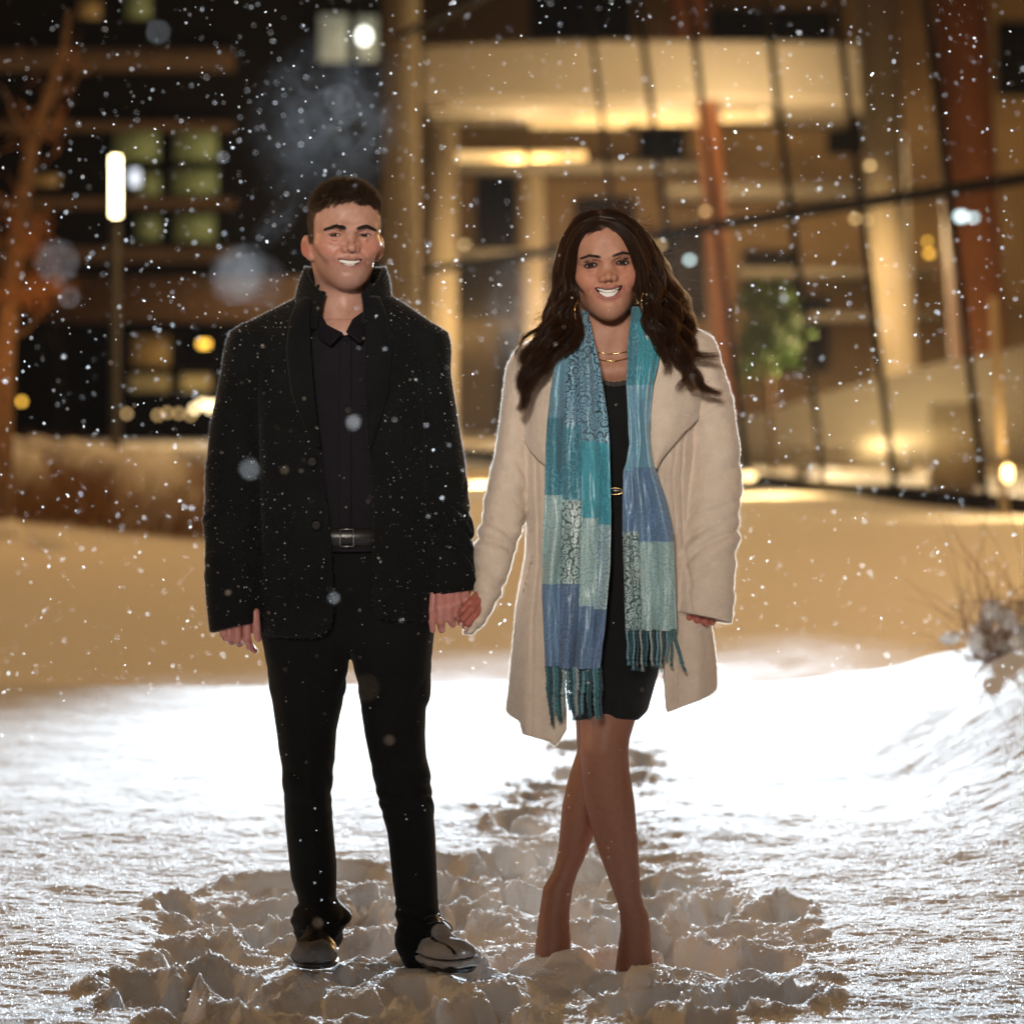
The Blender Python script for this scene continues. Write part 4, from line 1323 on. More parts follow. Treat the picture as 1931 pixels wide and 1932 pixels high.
# ---- legs, hands and hidden body
lf = Loft([(1300, 1092, 1212, .075, .01), (1352, 1094, 1200, .070, .0), (1391, 1095, 1187, .064, -.01), (1413, 1094, 1184, .062, -.015), (1453, 1097, 1187, .060, -.01), (1511, 1103, 1196, .058, -.01), (1569, 1117, 1201, .056, -.005),
           (1612, 1131, 1204, .050, -.005), (1645, 1143, 1206, .044, -.005), (1680, 1156, 1208, .038, -.005), (1703, 1164, 1213, .036, -.005), (1721, 1168, 1222, .038, -.008), (1748, 1170, 1225, .040, -.012), (1790, 1164, 1228, .046, -.02), (1850, 1156, 1236, .055, -.03)], 2.05, smooth=3)
lb = Loft([(1300, 1086, 1180, .07, .07), (1352, 1086, 1170, .066, .07), (1422, 1089, 1156, .058, .07), (1480, 1071, 1146, .056, .075), (1525, 1061, 1134, .055, .075), (1583, 1056, 1121, .050, .075), (1614, 1053, 1109, .045, .075),
           (1636, 1048, 1099, .042, .075), (1654, 1042, 1090, .038, .075), (1681, 1025, 1081, .040, .072), (1726, 1018, 1075, .042, .068), (1752, 1014, 1075, .046, .06), (1810, 1008, 1080, .055, .05)], 2.05, smooth=3)
S = SDF((wx(995), -0.14, wz(1860)), (wx(1250), 0.17, wz(1270)), 0.003)
X, Y, Z = S.full()
S.D = smin(lf(X, Y, Z), lb(X, Y, Z), 0.004)
S.D -= 0.0025 * gauss(np.sqrt((X - wx(1140)) ** 2 + (Z - wz(1415)) ** 2), 0.035) * (Y < 0)
S.D -= 0.0025 * gauss(np.abs(X - wx(1172)) + 0 * Z, 0.006) * gauss(Z - wz(1560), 0.12) * (Y < -0.02)
Vl1, Ql1 = S.mesh()
S = SDF((wx(862), -0.13, wz(1200)), (wx(930), 0.06, wz(1110)), 0.0014)
y = -0.075
hand(S, [(906, 1146, -.035, .020, .022, .028)],
     [([(903, 1133, y + .006), (889, 1149, y - .010), (874, 1166, y - .006), (868, 1175, y + .008)], [.0095, .0098, .0084, .0066]),
      ([(907, 1144, y + .008), (896, 1160, y - .004), (883, 1175, y), (877, 1182, y + .012)], [.0094, .0094, .0080, .0064]),
      ([(900, 1122, y + .016), (887, 1136, y - .002), (873, 1150, y + .002), (866, 1158, y + .012)], [.0090, .0090, .0078, .0062]),
      ([(910, 1158, y + .016), (902, 1172, y + .010), (893, 1181, y + .014)], [.0078, .0072, .0062])], 0.003)
Vh3, Qh3 = S.mesh()
S = SDF((wx(1258), -0.13, wz(1195)), (wx(1365), 0.04, wz(1110)), 0.0014)
y = -0.065
hand(S, [(1318, 1140, -.055, .036, .020, .034)],
     [([(1279, 1140, y), (1277, 1152, y - .008), (1277, 1159, y)], [.0082, .0078, .0066]),
      ([(1300, 1145, y), (1298, 1164, y - .006), (1302, 1170, y + .015)], [.0100, .0094, .0078]),
      ([(1314, 1146, y), (1314, 1168, y - .006), (1316, 1173, y + .015)], [.0100, .0094, .0078]),
      ([(1328, 1148, y), (1329, 1172, y - .004), (1331, 1176, y + .016)], [.0096, .0090, .0076]),
      ([(1341, 1150, y + .004), (1343, 1170, y), (1343, 1174, y + .016)], [.0086, .0080, .0068])], 0.0035)
Vh4, Qh4 = S.mesh()
S = SDF((wx(880), -0.11, wz(1420)), (wx(1390), 0.15, wz(600)), 0.009)
S.chain([w3(1150, 735, .045), w3(1155, 790, .035), w3(1158, 930, .035), w3(1158, 1080, .04), w3(1155, 1180, .04)], [.05, .07, .07, .09, .09], 0.03)
S.chain([w3(1090, 680, .04), w3(1005, 705, .03), w3(952, 960, .02), w3(910, 1130, -.03)], [.045, .04, .032, .022], 0.02)
S.chain([w3(1220, 680, .04), w3(1310, 690, .03), w3(1348, 950, .01), w3(1320, 1130, -.05)], [.045, .04, .032, .022], 0.02)
S.chain([w3(1190, 1180, .03), w3(1150, 1340, .01)], [.08, .05], 0.03); S.chain([w3(1120, 1180, .05), w3(1130, 1340, .07)], [.08, .045], 0.03)
Vb2, Qb2 = S.mesh()
mb = MB().add(HW2, HQ2, mi=0)
head_extras(mb, hq2, M_w, True, (-0.04, -0.08))
n0 = mb.n
mb.add(Vl1, Ql1, mi=0).add(Vb2, Qb2, mi=0)
n1 = mb.n
mb.add(Vh3, Qh3, mi=0).add(Vh4, Qh4, mi=0)
n2 = mb.n
for a, b, y in ((870, 1173, -.090), (879, 1180, -.084)):
    G = ell_cap = None
    u = np.linspace(-1, 1, 7); U, W_ = np.meshgrid(u, u)
    G = np.stack([wx(a) + 0.0042 * U * np.sqrt(1 - W_ * W_ / 2), y + 0.003 * U * U - .001, wz(b) + 0.0055 * W_ * np.sqrt(1 - U * U / 2)], -1)
    mb.add(G.reshape(-1, 3), sheet(G), mi=4)
w_body = mb.build('body', [m_skin_w, m_eye, m_iris, m_teeth, m_nail], woman)
_c = np.tile(np.array(SK_W, F32), (mb.n, 1)); _c[:len(HC2)] = HC2
_c[n0:n1] = np.array([0.235, 0.098, 0.058]); _c[n1:n2] = np.array([0.40, 0.125, 0.095])
paint(w_body.data, _c)

# ---- dress
m_dress = cloth_mat('black_knit', (0.0085, 0.0090, 0.0095), 0.85, 0.12, 1500, 0.3, 0.15)
dr = Loft([(715, 1085, 1238, .105, .03), (760, 1085, 1236, .118, .03), (800, 1086, 1236, .118, .03), (924, 1096, 1228, .105, .03), (1050, 1080, 1245, .118, .035), (1200, 1074, 1248, .125, .035), (1268, 1076, 1243, .118, .035),
           (1307, 1078, 1232, .11, .035), (1337, 1080, 1224, .105, .035), (1370, 1082, 1210, .10, .035)], 2.2)
S = SDF((wx(1050), -0.13, wz(1372)), (wx(1260), 0.18, wz(700)), 0.0035)
X, Y, Z = S.full()
S.D = dr(X, Y, Z) + 0.0018 * fbm(X * 12, Y * 12, Z * 9, 3) + 0.0025 * np.sin(Z * 120 + 9 * X) * gauss(Z - wz(960), 0.06)
S.D -= 0.006 * gauss(np.sqrt((np.abs(X - wx(1158)) - 0.055) ** 2 + (Z - wz(800)) ** 2), 0.06) * (Y < 0)
neck = wz(733) + 0.0035 * np.abs(np.sin((X - wx(1158)) * 250)) + 0.35 * np.abs(X - wx(1158)) ** 1.2 + 0.2 * (Y + 0.09)
S.D = np.maximum(S.D, Z - neck)
S.D = -smin(-S.D, (Z - (wz(1352) + 0.0 * X + 0.9 * np.clip(X - wx(1203), 0, 1) - 0.10 * (Y + 0.07))), 0.004)
S.D = np.maximum(S.D, -(S.D + 0.012))
V, Q = S.mesh()
dress = MB().add(V, Q); fuzz(dress, V, Q, 2500, 0.003, 0.0002)
dress = dress.build('dress', m_dress, woman)
m_gold = simple('gold', (0.80, 0.56, 0.26), 0.22, 1.0)
rows = []
for z, o in ((wz(931), .000), (wz(930), .004), (wz(918), .004), (wz(917), .000)):
    c, a, b, yc = dr.at(np.float32(z)); rows.append(np.stack([c + (a + o) * np.cos(an), yc + (b + o) * np.sin(an), z + 0 * an], -1))
G = np.array(rows); wbelt = MB().add(G.reshape(-1, 3), sheet(G, True)).build('belt', m_leather, woman)
t = np.linspace(0, 2 * np.pi, 33); yb = float(dr.front(wx(1158), wz(924), 0.008))
MB().tube(np.stack([wx(1158) + 0.0155 * np.cos(t), yb + 0 * t, wz(924) + 0.0075 * np.sign(np.sin(t)) * np.abs(np.sin(t)) ** 0.6], 1), 0.0017, 8, caps=False).build('buckle', m_gold, wbelt)

# ---- cream coat
m_cream = cloth_mat('cream_wool', (0.64, 0.53, 0.43), 1.0, 0.5, 420, 0.75, 0.10, 30, 0.002)
ct_ = Loft([(604, 1100, 1225, .070, .045), (622, 1055, 1285, .100, .038), (650, 1008, 1330, .122, .03), (700, 998, 1330, .130, .025), (800, 988, 1318, .136, .02), (900, 987, 1310, .134, .02), (986, 995, 1306, .132, .02), (1051, 990, 1312, .136, .02),
            (1138, 972, 1332, .146, .02), (1250, 954, 1356, .156, .02), (1337, 942, 1364, .162, .02), (1410, 934, 1368, .166, .02)], 2.3)
sl = Loft([(665, 985, 1040, .055, .03), (690, 963, 1035, .064, .03), (726, 950, 1026, .066, .03), (813, 940, 1013, .066, .025), (878, 930, 1006, .064, .02), (943, 911, 998, .062, .01), (986, 903, 993, .060, .0), (1042, 895, 974, .056, -.015),
           (1086, 893, 957, .052, -.03), (1115, 890, 948, .050, -.035), (1142, 887, 935, .048, -.04), (1168, 885, 917, .044, -.045), (1194, 874, 890, .03, -.045)], 2.15, smooth=3)
sr = Loft([(640, 1280, 1338, .055, .03), (660, 1286, 1350, .062, .03), (700, 1290, 1366, .068, .025), (756, 1296, 1382, .070, .02), (817, 1299, 1392, .070, .01), (904, 1295, 1399, .068, -.005), (1008, 1286, 1395, .064, -.025),
           (1060, 1279, 1388, .062, -.04), (1094, 1273, 1383, .060, -.05), (1200, 1266, 1375, .058, -.065)], 2.2, smooth=3)
S = SDF((wx(860), -0.18, wz(1412)), (wx(1412), 0.215, wz(570)), 0.004)
X, Y, Z = S.full()
S.D = ct_(X, Y, Z)
S.D = S.D + (0.0060 * np.sin(X * 50 + 1.2 + 1.2 * np.sin(Z * 4)) + 0.003 * np.sin(X * 93 + 2.0)) * sstep(wz(960), wz(1330), Z) * sstep(0.06, 0.12, np.abs(X - wx(1155)))
dl = np.maximum(np.maximum(sl(X, Y, Z), Z - wz(668)), wz(1191) - Z); drr = np.maximum(sr(X, Y, Z), Z - wz(642))
cl = (Z + 0.5 * (X - wx(940)) + 0.3 * Y)
dl = dl + crease_(cl, X + Y, 26, 7) * (0.010 * gauss(Z - wz(1000), 0.10) + 0.007 * gauss(Z - wz(1130), 0.06) + 0.003)
cr = (Z - 0.55 * (X - wx(1340)) + 0.2 * Y)
drr = drr + crease_(cr, X - Y + 3, 22, 6) * (0.012 * gauss(Z - wz(1010), 0.08) + 0.006 * gauss(Z - wz(870), 0.07) + 0.003)
S.D = smin(S.D, dl, 0.010); S.D = smin(S.D, drr, 0.010)
for p0, p1 in (((1098, 648), (1010, 692)), ((1232, 634), (1300, 664))):
    S.cap((wx(p0[0]), .032, wz(p0[1])), (wx(p1[0]), .03, wz(p1[1])), .056, .056, 0.04)
S.D = S.D + 0.0020 * fbm(X * 13 + 4, Y * 13, Z * 8, 3)
# seams: princess lines and welts
for tab, wd, dp in (([(800, 1006), (900, 1012), (1050, 1016), (1160, 1004), (1380, 1002)], .0028, .0035), ([(860, 1024), (960, 1028), (1050, 1026)], .0022, .0025),
                    ([(800, 1288), (900, 1282), (1000, 1284), (1150, 1300), (1330, 1318)], .0028, .0035), ([(840, 1272), (900, 1264), (990, 1272)], .0022, .0025)):
    xs_ = np.interp(Z, [wz(a) for a, b in tab][::-1], [wx(b) for a, b in tab][::-1]).astype(F32)
    zlo, zhi = wz(tab[-1][0]), wz(tab[0][0])
    S.D = S.D + dp * gauss(X - xs_, wd) * (Y < 0.0) * sstep(zlo - .02, zlo, Z) * sstep(zhi + .02, zhi, Z)
# slant pockets
for (a0, b0, a1, b1) in ((1002, 1060, 988, 1118), (1294, 1062, 1300, 1105)):
    zt_ = np.clip((wz(b0) - Z) / (wz(b0) - wz(b1)), 0, 1); xs_ = wx(a0) + (wx(a1) - wx(a0)) * zt_
    S.D = S.D + 0.006 * gauss(X - xs_, .0028) * (Y < 0) * (Z < wz(b0)) * (Z > wz(b1))
S.D = np.maximum(S.D, -(S.D + 0.014))
zz = np.linspace(wz(1412), wz(570), 300)
xL = itp(zz, [wz(v) for v in (575, 640, 800, 900, 1000, 1250, 1340, 1367, 1385, 1396, 1412)], [wx(v) for v in (1100, 1082, 1062, 1050, 1052, 1062, 1068, 1067, 1056, 1046, 1040)])
xR = itp(zz, [wz(v) for v in (575, 620, 700, 800, 878, 950, 1008, 1268, 1325, 1337)], [wx(v) for v in (1215, 1222, 1232, 1228, 1234, 1248, 1262, 1247, 1251, 1254)])
op = np.maximum(np.maximum(np.interp(Z, zz, xL).astype(F32) - X, X - np.interp(Z, zz, xR).astype(F32)), Y - 0.02)
S.D = -smin(-S.D, op + 0.0 * Y, 0.004)
hx = [935, 942, 979, 985, 1035, 1044, 1067, 1160, 1252, 1349, 1368]; hy = [1336, 1337, 1354, 1376, 1389, 1396, 1396, 1340, 1336, 1302, 1290]
hem = np.interp(X, [wx(v) for v in hx], [wz(v) for v in hy]).astype(F32)
back = wz(1262) - 0.10 * np.abs(X - wx(1155))
hem = np.where(Y < 0.0, hem, np.where(Y < 0.1, hem + (np.maximum(back, hem) - hem) * Y / 0.1, np.maximum(back, hem)))
cuff = wz(1151) + (X - wx(1273)) * (-21 / 104.0) - 0.12 * (Y + .06)
low = np.where((X > wx(1268)) & (sr(X, Y, Z) < 0.004) & (Y < 0.02) & (Z < wz(1100)), cuff, hem)
S.D = -smin(-S.D, Z - low, 0.004)
# the skirt of the coat goes on below the sleeve
V, Q = S.mesh()
S2 = SDF((wx(1225), -0.16, wz(1345)), (wx(1400), 0.20, wz(1100)), 0.004)
X, Y, Z = S2.full()
S2.D = ct_(X, Y, Z) + (0.0060 * np.sin(X * 50 + 1.2 + 1.2 * np.sin(Z * 4)) + 0.003 * np.sin(X * 93 + 2.0)) * sstep(wz(960), wz(1330), Z) * sstep(0.06, 0.12, np.abs(X - wx(1155)))
S2.D = np.maximum(S2.D + 0.002, -(S2.D + 0.014))
op = np.maximum(wx(1228) - X, X - np.interp(Z, zz, xR).astype(F32))
hem = np.interp(X, [wx(v) for v in hx], [wz(v) for v in hy]).astype(F32); hem = np.where(Y < 0.0, hem, np.where(Y < 0.1, hem + (np.maximum(back_ := wz(1262) - 0.10 * np.abs(X - wx(1155)), hem) - hem) * Y / 0.1, np.maximum(back_, hem)))
S2.D = -smin(-S2.D, np.maximum(op, Y - 0.02) + 0 * Z, 0.004); S2.D = -smin(-S2.D, Z - hem, 0.004)
S2.D = np.maximum(S2.D, Z - wz(1110)); S2.D = np.maximum(S2.D, wx(1230) - X)
V2, Q2 = S2.mesh()
mb = MB().add(V, Q).add(V2, Q2)
fuzz(mb, V, Q, 190000, 0.0045, 0.00028, mi=1); fuzz(mb, V2, Q2, 36000, 0.0045, 0.00028, mi=1)
w_coat = mb.build('coat', [m_cream, m_fuzz], woman)
snow_specks('snow_flecks', V, Q, 260, w_coat, mask=(V[:, 1] < 0.05) * 1.0, up=0.0)['kind'] = 'stuff'
# wide lapels
for tab in ([(628, 1084, 1070), (660, 1078, 1036), (700, 1072, 1014), (740, 1068, 998), (770, 1066, 988), (800, 1064, 983), (820, 1062, 985), (835, 1060, 993), (850, 1058, 1003), (865, 1056, 1017), (880, 1055, 1036), (892, 1054, 1050)],
            [(612, 1206, 1232), (640, 1210, 1262), (680, 1216, 1288), (720, 1218, 1308), (755, 1218, 1324), (774, 1219, 1331), (781, 1219, 1328), (795, 1220, 1306), (810, 1221, 1288), (830, 1222, 1270), (852, 1224, 1250), (868, 1227, 1238), (880, 1230, 1233)]):
    t = np.array(tab, float); zt_ = np.linspace(wz(t[0, 0]), wz(t[-1, 0]), 90)
    xi = itp(zt_, wz(t[:, 0]), wx(t[:, 1])); xo = itp(zt_, wz(t[:, 0]), wx(t[:, 2])); u = np.linspace(0, 1, 40)
    Xg = xi[:, None] + (xo - xi)[:, None] * u; Zg = np.repeat(zt_[:, None], 40, 1)
    Yg = ct_.front(Xg, Zg, 0.0115) - 0.010 * np.sin(u * np.pi)[None] - 0.005 * u[None] ** 2 + 0.002 * fbm(Xg * 20, Zg * 20, oct=2)
    Yg = np.minimum(Yg, 0.03)
    G = np.stack([Xg, Yg, Zg], -1).astype(F32)
    if tab[0][1] > 1150: G = G[:, ::-1]
    Vl, Ql = solid_sheet(G, 0.0075)
    mb = MB().add(Vl, Ql); fuzz(mb, Vl, Ql, 3500, 0.004, 0.00015)
    mb.build('lapel', m_cream, w_coat)

# ---- scarf: patchwork of teal, turquoise, mint and slate squares with woven paisley
m_scarf, N, L, P = nmat('woven_paisley')
_a = N.new('ShaderNodeVertexColor'); _a.layer_name = 'tint'
L.new(_a.outputs['Color'], P.inputs['Base Color'])
P.inputs['Roughness'].default_value = 0.33; P.inputs['Sheen Weight'].default_value = 0.15
P.inputs['Specular IOR Level'].default_value = 0.5
_tc = N.new('ShaderNodeTexCoord'); _w = N.new('ShaderNodeTexNoise'); _w.inputs['Scale'].default_value = 700
L.new(_tc.outputs['Object'], _w.inputs['Vector'])
_bp = N.new('ShaderNodeBump'); _bp.inputs['Strength'].default_value = 0.25; _bp.inputs['Distance'].default_value = 0.001
L.new(_w.outputs['Fac'], _bp.inputs['Height']); L.new(_bp.outputs[0], P.inputs['Normal'])

TEAL, TURQ, MINT, SLATE, SKY_, DARK = (.045, .20, .26), (.07, .33, .42), (.36, .50, .50), (.12, .20, .34), (.20, .38, .50), (.014, .022, .036)


def paisley(u, v, seed):
    """0..1 line pattern in cloth metres"""
    rng = np.random.default_rng(seed)
    u0, u1, v0, v1 = u.min(), u.max(), v.min(), v.max()
    best = np.full(u.shape, 9.0); ang = np.zeros(u.shape); rad = np.ones(u.shape)
    n = int((u1 - u0 + .05) * (v1 - v0 + .05) / 0.00042)
    for i in range(n):
        a, b = rng.uniform(u0, u1), rng.uniform(v0, v1); r = rng.uniform(.008, .017); t0 = rng.uniform(0, 6.28)
        dx, dy = u - a, v - b
        d = np.hypot(dx, dy) / r; th = np.arctan2(dy, dx) - t0
        d = d * (1 + 0.35 * np.cos(th) + 0.12 * np.cos(2 * th))
        k = d < best
        best = np.where(k, d, best); ang = np.where(k, th, ang)
    rings = np.cos(best * 12 + 0.5 * np.sin(ang * 7) * (best > 0.6))
    leaf = np.cos(ang * 9 + best * 5)
    p = np.where(best < 1.05, rings * 0.8 + 0.4 * leaf * (best > 0.35), fbm(u * 300, v * 300, oct=2) * 2.4)
    return sstep(-0.15, 0.55, p)


def scarf_strip(rows, nu, nv, yfun, cols, seed, flip=False):
    r = np.array(rows, float)
    vv = np.linspace(r[0, 0], r[-1, 0], nv)
    k = np.hanning(15); k /= k.sum()
    def sm(c):
        a_ = np.interp(vv, r[:, 0], c); return np.convolve(np.concatenate([np.full(7, a_[0]), a_, np.full(7, a_[-1])]), k, 'valid')
    xo, xi = sm(r[:, 1]), sm(r[:, 2])
    u = np.linspace(0, 1, nu)
    PX = xo[:, None] + (xi - xo)[:, None] * u; PY = np.repeat(vv[:, None], nu, 1)
    Xg, Zg = wx(PX), wz(PY)
    Yg = yfun(u[None], PY, Xg, Zg)
    # colour
    U = u[None] + 0 * PY; C = np.zeros((nv, nu, 3), F32)
    um = Xg - Xg.min(); vm = -Zg
    pa = paisley(um * 1.0, vm, seed)
    thread = 1 + 0.22 * perlin(um * 900, vm * 260)
    for (u0, u1, segs) in cols:
        inn = (U >= u0) & (U < u1)
        for (v0, v1, base, line, amt) in segs:
            w_ = inn & (PY >= v0) & (PY < v1)
            base_ = np.array(base) ; C[w_] = base_
            if amt: C[w_] = C[w_] + (np.array(line) - base_) * (pa[w_] * amt)[:, None]
    C *= thread[..., None]
    G = np.stack([Xg, Yg, Zg], -1).astype(F32)
    if flip: G = G[:, ::-1]; C = C[:, ::-1]
    V_, Q_ = solid_sheet(G, 0.0035)
    return V_, Q_, np.concatenate([C.reshape(-1, 3)] * 2), (xo, xi, vv)


def y_body(X, Z):
    return np.minimum(np.where(Z > wz(1050), ct_.front(X, np.maximum(Z, wz(1050)), 0.018), 0), ct_.front(X, np.minimum(Z, wz(1050)), 0.016)) * 0 + np.minimum(dr.front(X, Z, 0.016), -0.085)


def yl(u, PY, X, Z):
    drop = sstep(700, 590, PY) + .6 * sstep(618, 582, PY)
    ph = u + 0.035 * np.sin(PY * .011) + 0.02 * np.sin(PY * .029 + u * 5)
    pl = 0.028 * np.abs(np.sin((ph * 3.4 + 0.1) * np.pi)) ** 1.2 + 0.0035 * np.sin(ph * 31 + PY * 0.004) + 0.006 * np.sin(u * 9 + PY * .010)
    pl = pl * (0.55 + 0.75 * fbm(u * 3 + 7, PY * .006, oct=2)) + 0.016 * fbm(u * 4.5, PY * .0075, oct=3)
    step = 0.007 * (sstep(0.27, 0.29, u) + sstep(0.55, 0.57, u) - sstep(.82, .84, u) * 0.6)
    base = -0.128 - 0.012 * sstep(780, 1000, PY) - 0.006 * np.sin(PY * .012)
    return base * (1 - drop) + (-0.055 + 0.02 * (1 - u)) * drop - (pl + step) * (0.35 + 0.65 * (1 - drop)) + 0.012 * (u - .5) ** 2


def yr(u, PY, X, Z):
    drop = sstep(700, 585, PY)
    ph = u + 0.05 * np.sin(PY * .010 + 1) + 0.02 * np.sin(PY * .031 + u * 4)
    pl = 0.026 * np.abs(np.sin((ph * 2.7 + 0.3) * np.pi)) ** 1.2 + 0.0032 * np.sin(ph * 27 + PY * 0.006) + 0.005 * np.sin(u * 8 + PY * .012)
    pl = pl * (0.55 + 0.75 * fbm(u * 3 + 2, PY * .006 + 5, oct=2)) + 0.015 * fbm(u * 4 + 9, PY * .0075, oct=3)
    st = -0.008 * (1 - sstep(0.30, 0.34, u)) * sstep(870, 890, PY)
    base = -0.136 - 0.006 * sstep(780, 1000, PY)
    drop = drop * .9 + .6 * sstep(612, 575, PY)
    return base * (1 - drop) + (-0.058 + 0.02 * u) * drop - (pl + st) * (0.35 + 0.65 * (1 - drop))


colsL = [(0, .28, [(500, 787, SKY_, TEAL, .55), (787, 930, TEAL, SKY_, .5), (930, 1095, MINT, TEAL, .38), (1095, 1300, SLATE, SKY_, .5)]),
         (.28, .56, [(500, 800, SKY_, DARK, .95), (800, 938, TEAL, SKY_, .6), (938, 1093, MINT, DARK, .9), (1093, 1300, SLATE, DARK, .45)]),
         (.56, .80, [(500, 830, SKY_, DARK, .75), (830, 972, TURQ, TEAL, .45), (972, 1135, MINT, TEAL, .42), (1135, 1300, SLATE, SKY_, .5)]),
         (.80, 1.01, [(500, 832, SKY_, DARK, .95), (832, 985, TURQ, TEAL, .8), (985, 1140, MINT, SLATE, .8), (1140, 1300, SLATE, DARK, .3)])]
colsR = [(0, .33, [(500, 726, TEAL, SKY_, .6), (726, 885, SKY_, TEAL, .35), (885, 998, SLATE, SKY_, .35), (998, 1200, MINT, DARK, .95)]),
         (.33, 1.01, [(500, 726, TURQ, TEAL, .7), (726, 878, SKY_, TURQ, .5), (878, 1015, SLATE, SKY_, .5), (1015, 1200, MINT, TEAL, .42)])]
Vl, Ql, Cl, eL = scarf_strip([(582, 1098, 1106), (600, 1084, 1111), (639, 1062, 1117), (661, 1052, 1122), (704, 1043, 1130), (735, 1038, 1135), (791, 1032, 1143), (834, 1029, 1146), (964, 1025, 1149), (1050, 1022, 1147), (1116, 1022, 1142), (1180, 1025, 1136), (1250, 1028, 1128)],
                           110, 480, yl, colsL, 4)
Vr, Qr, Cr, eR = scarf_strip([(578, 1192, 1201), (600, 1187, 1220), (630, 1183, 1236), (661, 1180, 1241), (726, 1178, 1226), (780, 1181, 1221), (834, 1183, 1222), (870, 1178, 1226), (886, 1172, 1233), (943, 1171, 1252), (1000, 1171, 1264), (1100, 1174, 1268), (1181, 1176, 1271)],
                           90, 440, yr, colsR, 9)
# the loop behind the neck
th = np.linspace(-1.9, 1.9, 60)[:, None]; v = np.linspace(0, 1, 16)[None]
G = np.stack([wx(1149) + (0.056 + .018 * v) * np.sin(th), 0.035 + (0.062 + .012 * v) * np.cos(th) - .02, wz(586) + 0.012 * np.cos(th) - 0.075 * v], -1).astype(F32)
Vn, Qn = solid_sheet(G, 0.006)
mb = MB().add(Vl, Ql).add(Vr, Qr).add(Vn, Qn)
scarf = mb.build('scarf', m_scarf, woman)
_cn = np.array(TEAL, F32) * (1 + 0.3 * fbm(Vn[:, 0] * 60, Vn[:, 2] * 60, Vn[:, 1] * 60, 3))[:, None]
paint(scarf.data, np.concatenate([Cl, Cr, _cn]))
m_tas = [simple('tassel_teal', (.05, .16, .18), 0.7, noise=(300, .3)), simple('tassel_pale', (.30, .36, .36), 0.7, noise=(300, .3)), simple('tassel_blue', (.13, .27, .32), 0.7, noise=(300, .3)), simple('tassel_dark', (.03, .07, .09), 0.7, noise=(300, .3))]
rng = np.random.default_rng(8)


def tassel(px, py0, py1, dx, r, y, knot, mat):
    mb = MB()
    t = np.linspace(0, 1, 30)
    cx_ = wx(px) + (dx / PXM) * t ** 1.5 + 0.0012 * np.sin(t * 9 + px)
    z = wz(py0) + (wz(py1) - wz(py0)) * t
    prof = r * (0.75 + 0.35 * np.sin(t * 40 + px) * 0.25 - 0.1 * t) * np.where(np.abs(t - knot) < 0.04, 1.5, 1) * (1 - 0.35 * sstep(.97, 1, t))
    prof[np.abs(t - knot - .075) < 0.03] *= 0.5
    for k in range(2):
        ph = t * 34 + k * np.pi
        mb.tube(np.stack([cx_ + 0.45 * r * np.cos(ph), y - 0.004 * t + 0.45 * r * np.sin(ph), z], 1), prof * 0.72, 7)
    # loose ends
    n = 26
    R_ = np.stack([cx_[-1] + rng.normal(0, r * .4, n), np.full(n, y - .004) + rng.normal(0, r * .4, n), np.full(n, z[-1] + .003)], 1)
    strands(mb, R_, np.stack([rng.normal(0, .35, n) + dx / 60, rng.normal(0, .2, n), -np.ones(n)], 1), np.full(n, .010), np.full(n, .0005), 2)
    mb.build('tassel', mat, scarf)


for i in range(17):
    px = 1030 + i * 6.2
    tassel(px, 1247, 1338 + rng.uniform(-14, 14), rng.uniform(-5, 7), .0052, -.150 - .006 * (i % 2) - .004 * math.sin(i), .5 + rng.uniform(-.06, .06), m_tas[[0, 3, 2, 0, 3, 1, 2, 3, 2, 1, 3, 2, 0, 3, 2, 0, 3][i]])
for i in range(15):
    px = 1179 + i * 6.2
    tassel(px, 1179, 1246 + rng.uniform(-16, 10) if i < 14 else 1252, rng.uniform(-4, 6) if i < 14 else 19, 0.0038 if i < 14 else .0052, -.150 - .005 * (i % 2), .85, m_tas[[2, 3, 2, 3, 1, 3, 0, 1, 3, 2, 1, 3, 2, 0, 0][i]])

# ---- jewellery
t = np.linspace(0, 2 * np.pi, 41)
for px, py, y, tw in ((1088, 590, -.092, .45), (1212, 572, -.090, -.4)):
    r = .0235
    MB().tube(np.stack([wx(px) + r * .30 * np.sin(t), y + r * .95 * np.sin(t), wz(py) + r * np.cos(t)], 1), .0013, 8, caps=False).build('earring', m_gold, woman)
for py, sag, rr_ in ((659, .010, .0010), (671, .012, .0010)):
    q_ = np.linspace(-1, 1, 41)
    X_ = wx(1152) + .050 * q_; Z_ = wz(py) - sag * (1 - q_ * q_)
    R0 = np.stack([X_, 0 * X_, Z_], 1)
    # rest on the chest: y of the body surface in front
    loc = HW2; yy = []
    for a, c in zip(X_, Z_):
        d_ = np.abs(loc[:, 0] - a) + np.abs(loc[:, 2] - c); yy.append(loc[d_ < .006, 1].min() if (d_ < .006).any() else -.02)
    yy = np.convolve(np.pad(yy, 4, mode='edge'), np.ones(9) / 9, 'valid') - .0018
    nk = MB().tube(np.stack([X_, yy, Z_], 1), rr_, 6)
    c0 = 22
    nk.tube(np.stack([X_[c0 - 1:c0 + 4], yy[c0 - 1:c0 + 4] - .0012, Z_[c0 - 1:c0 + 4]], 1), .0018, 8)
    nk.build('necklace', m_gold, woman)

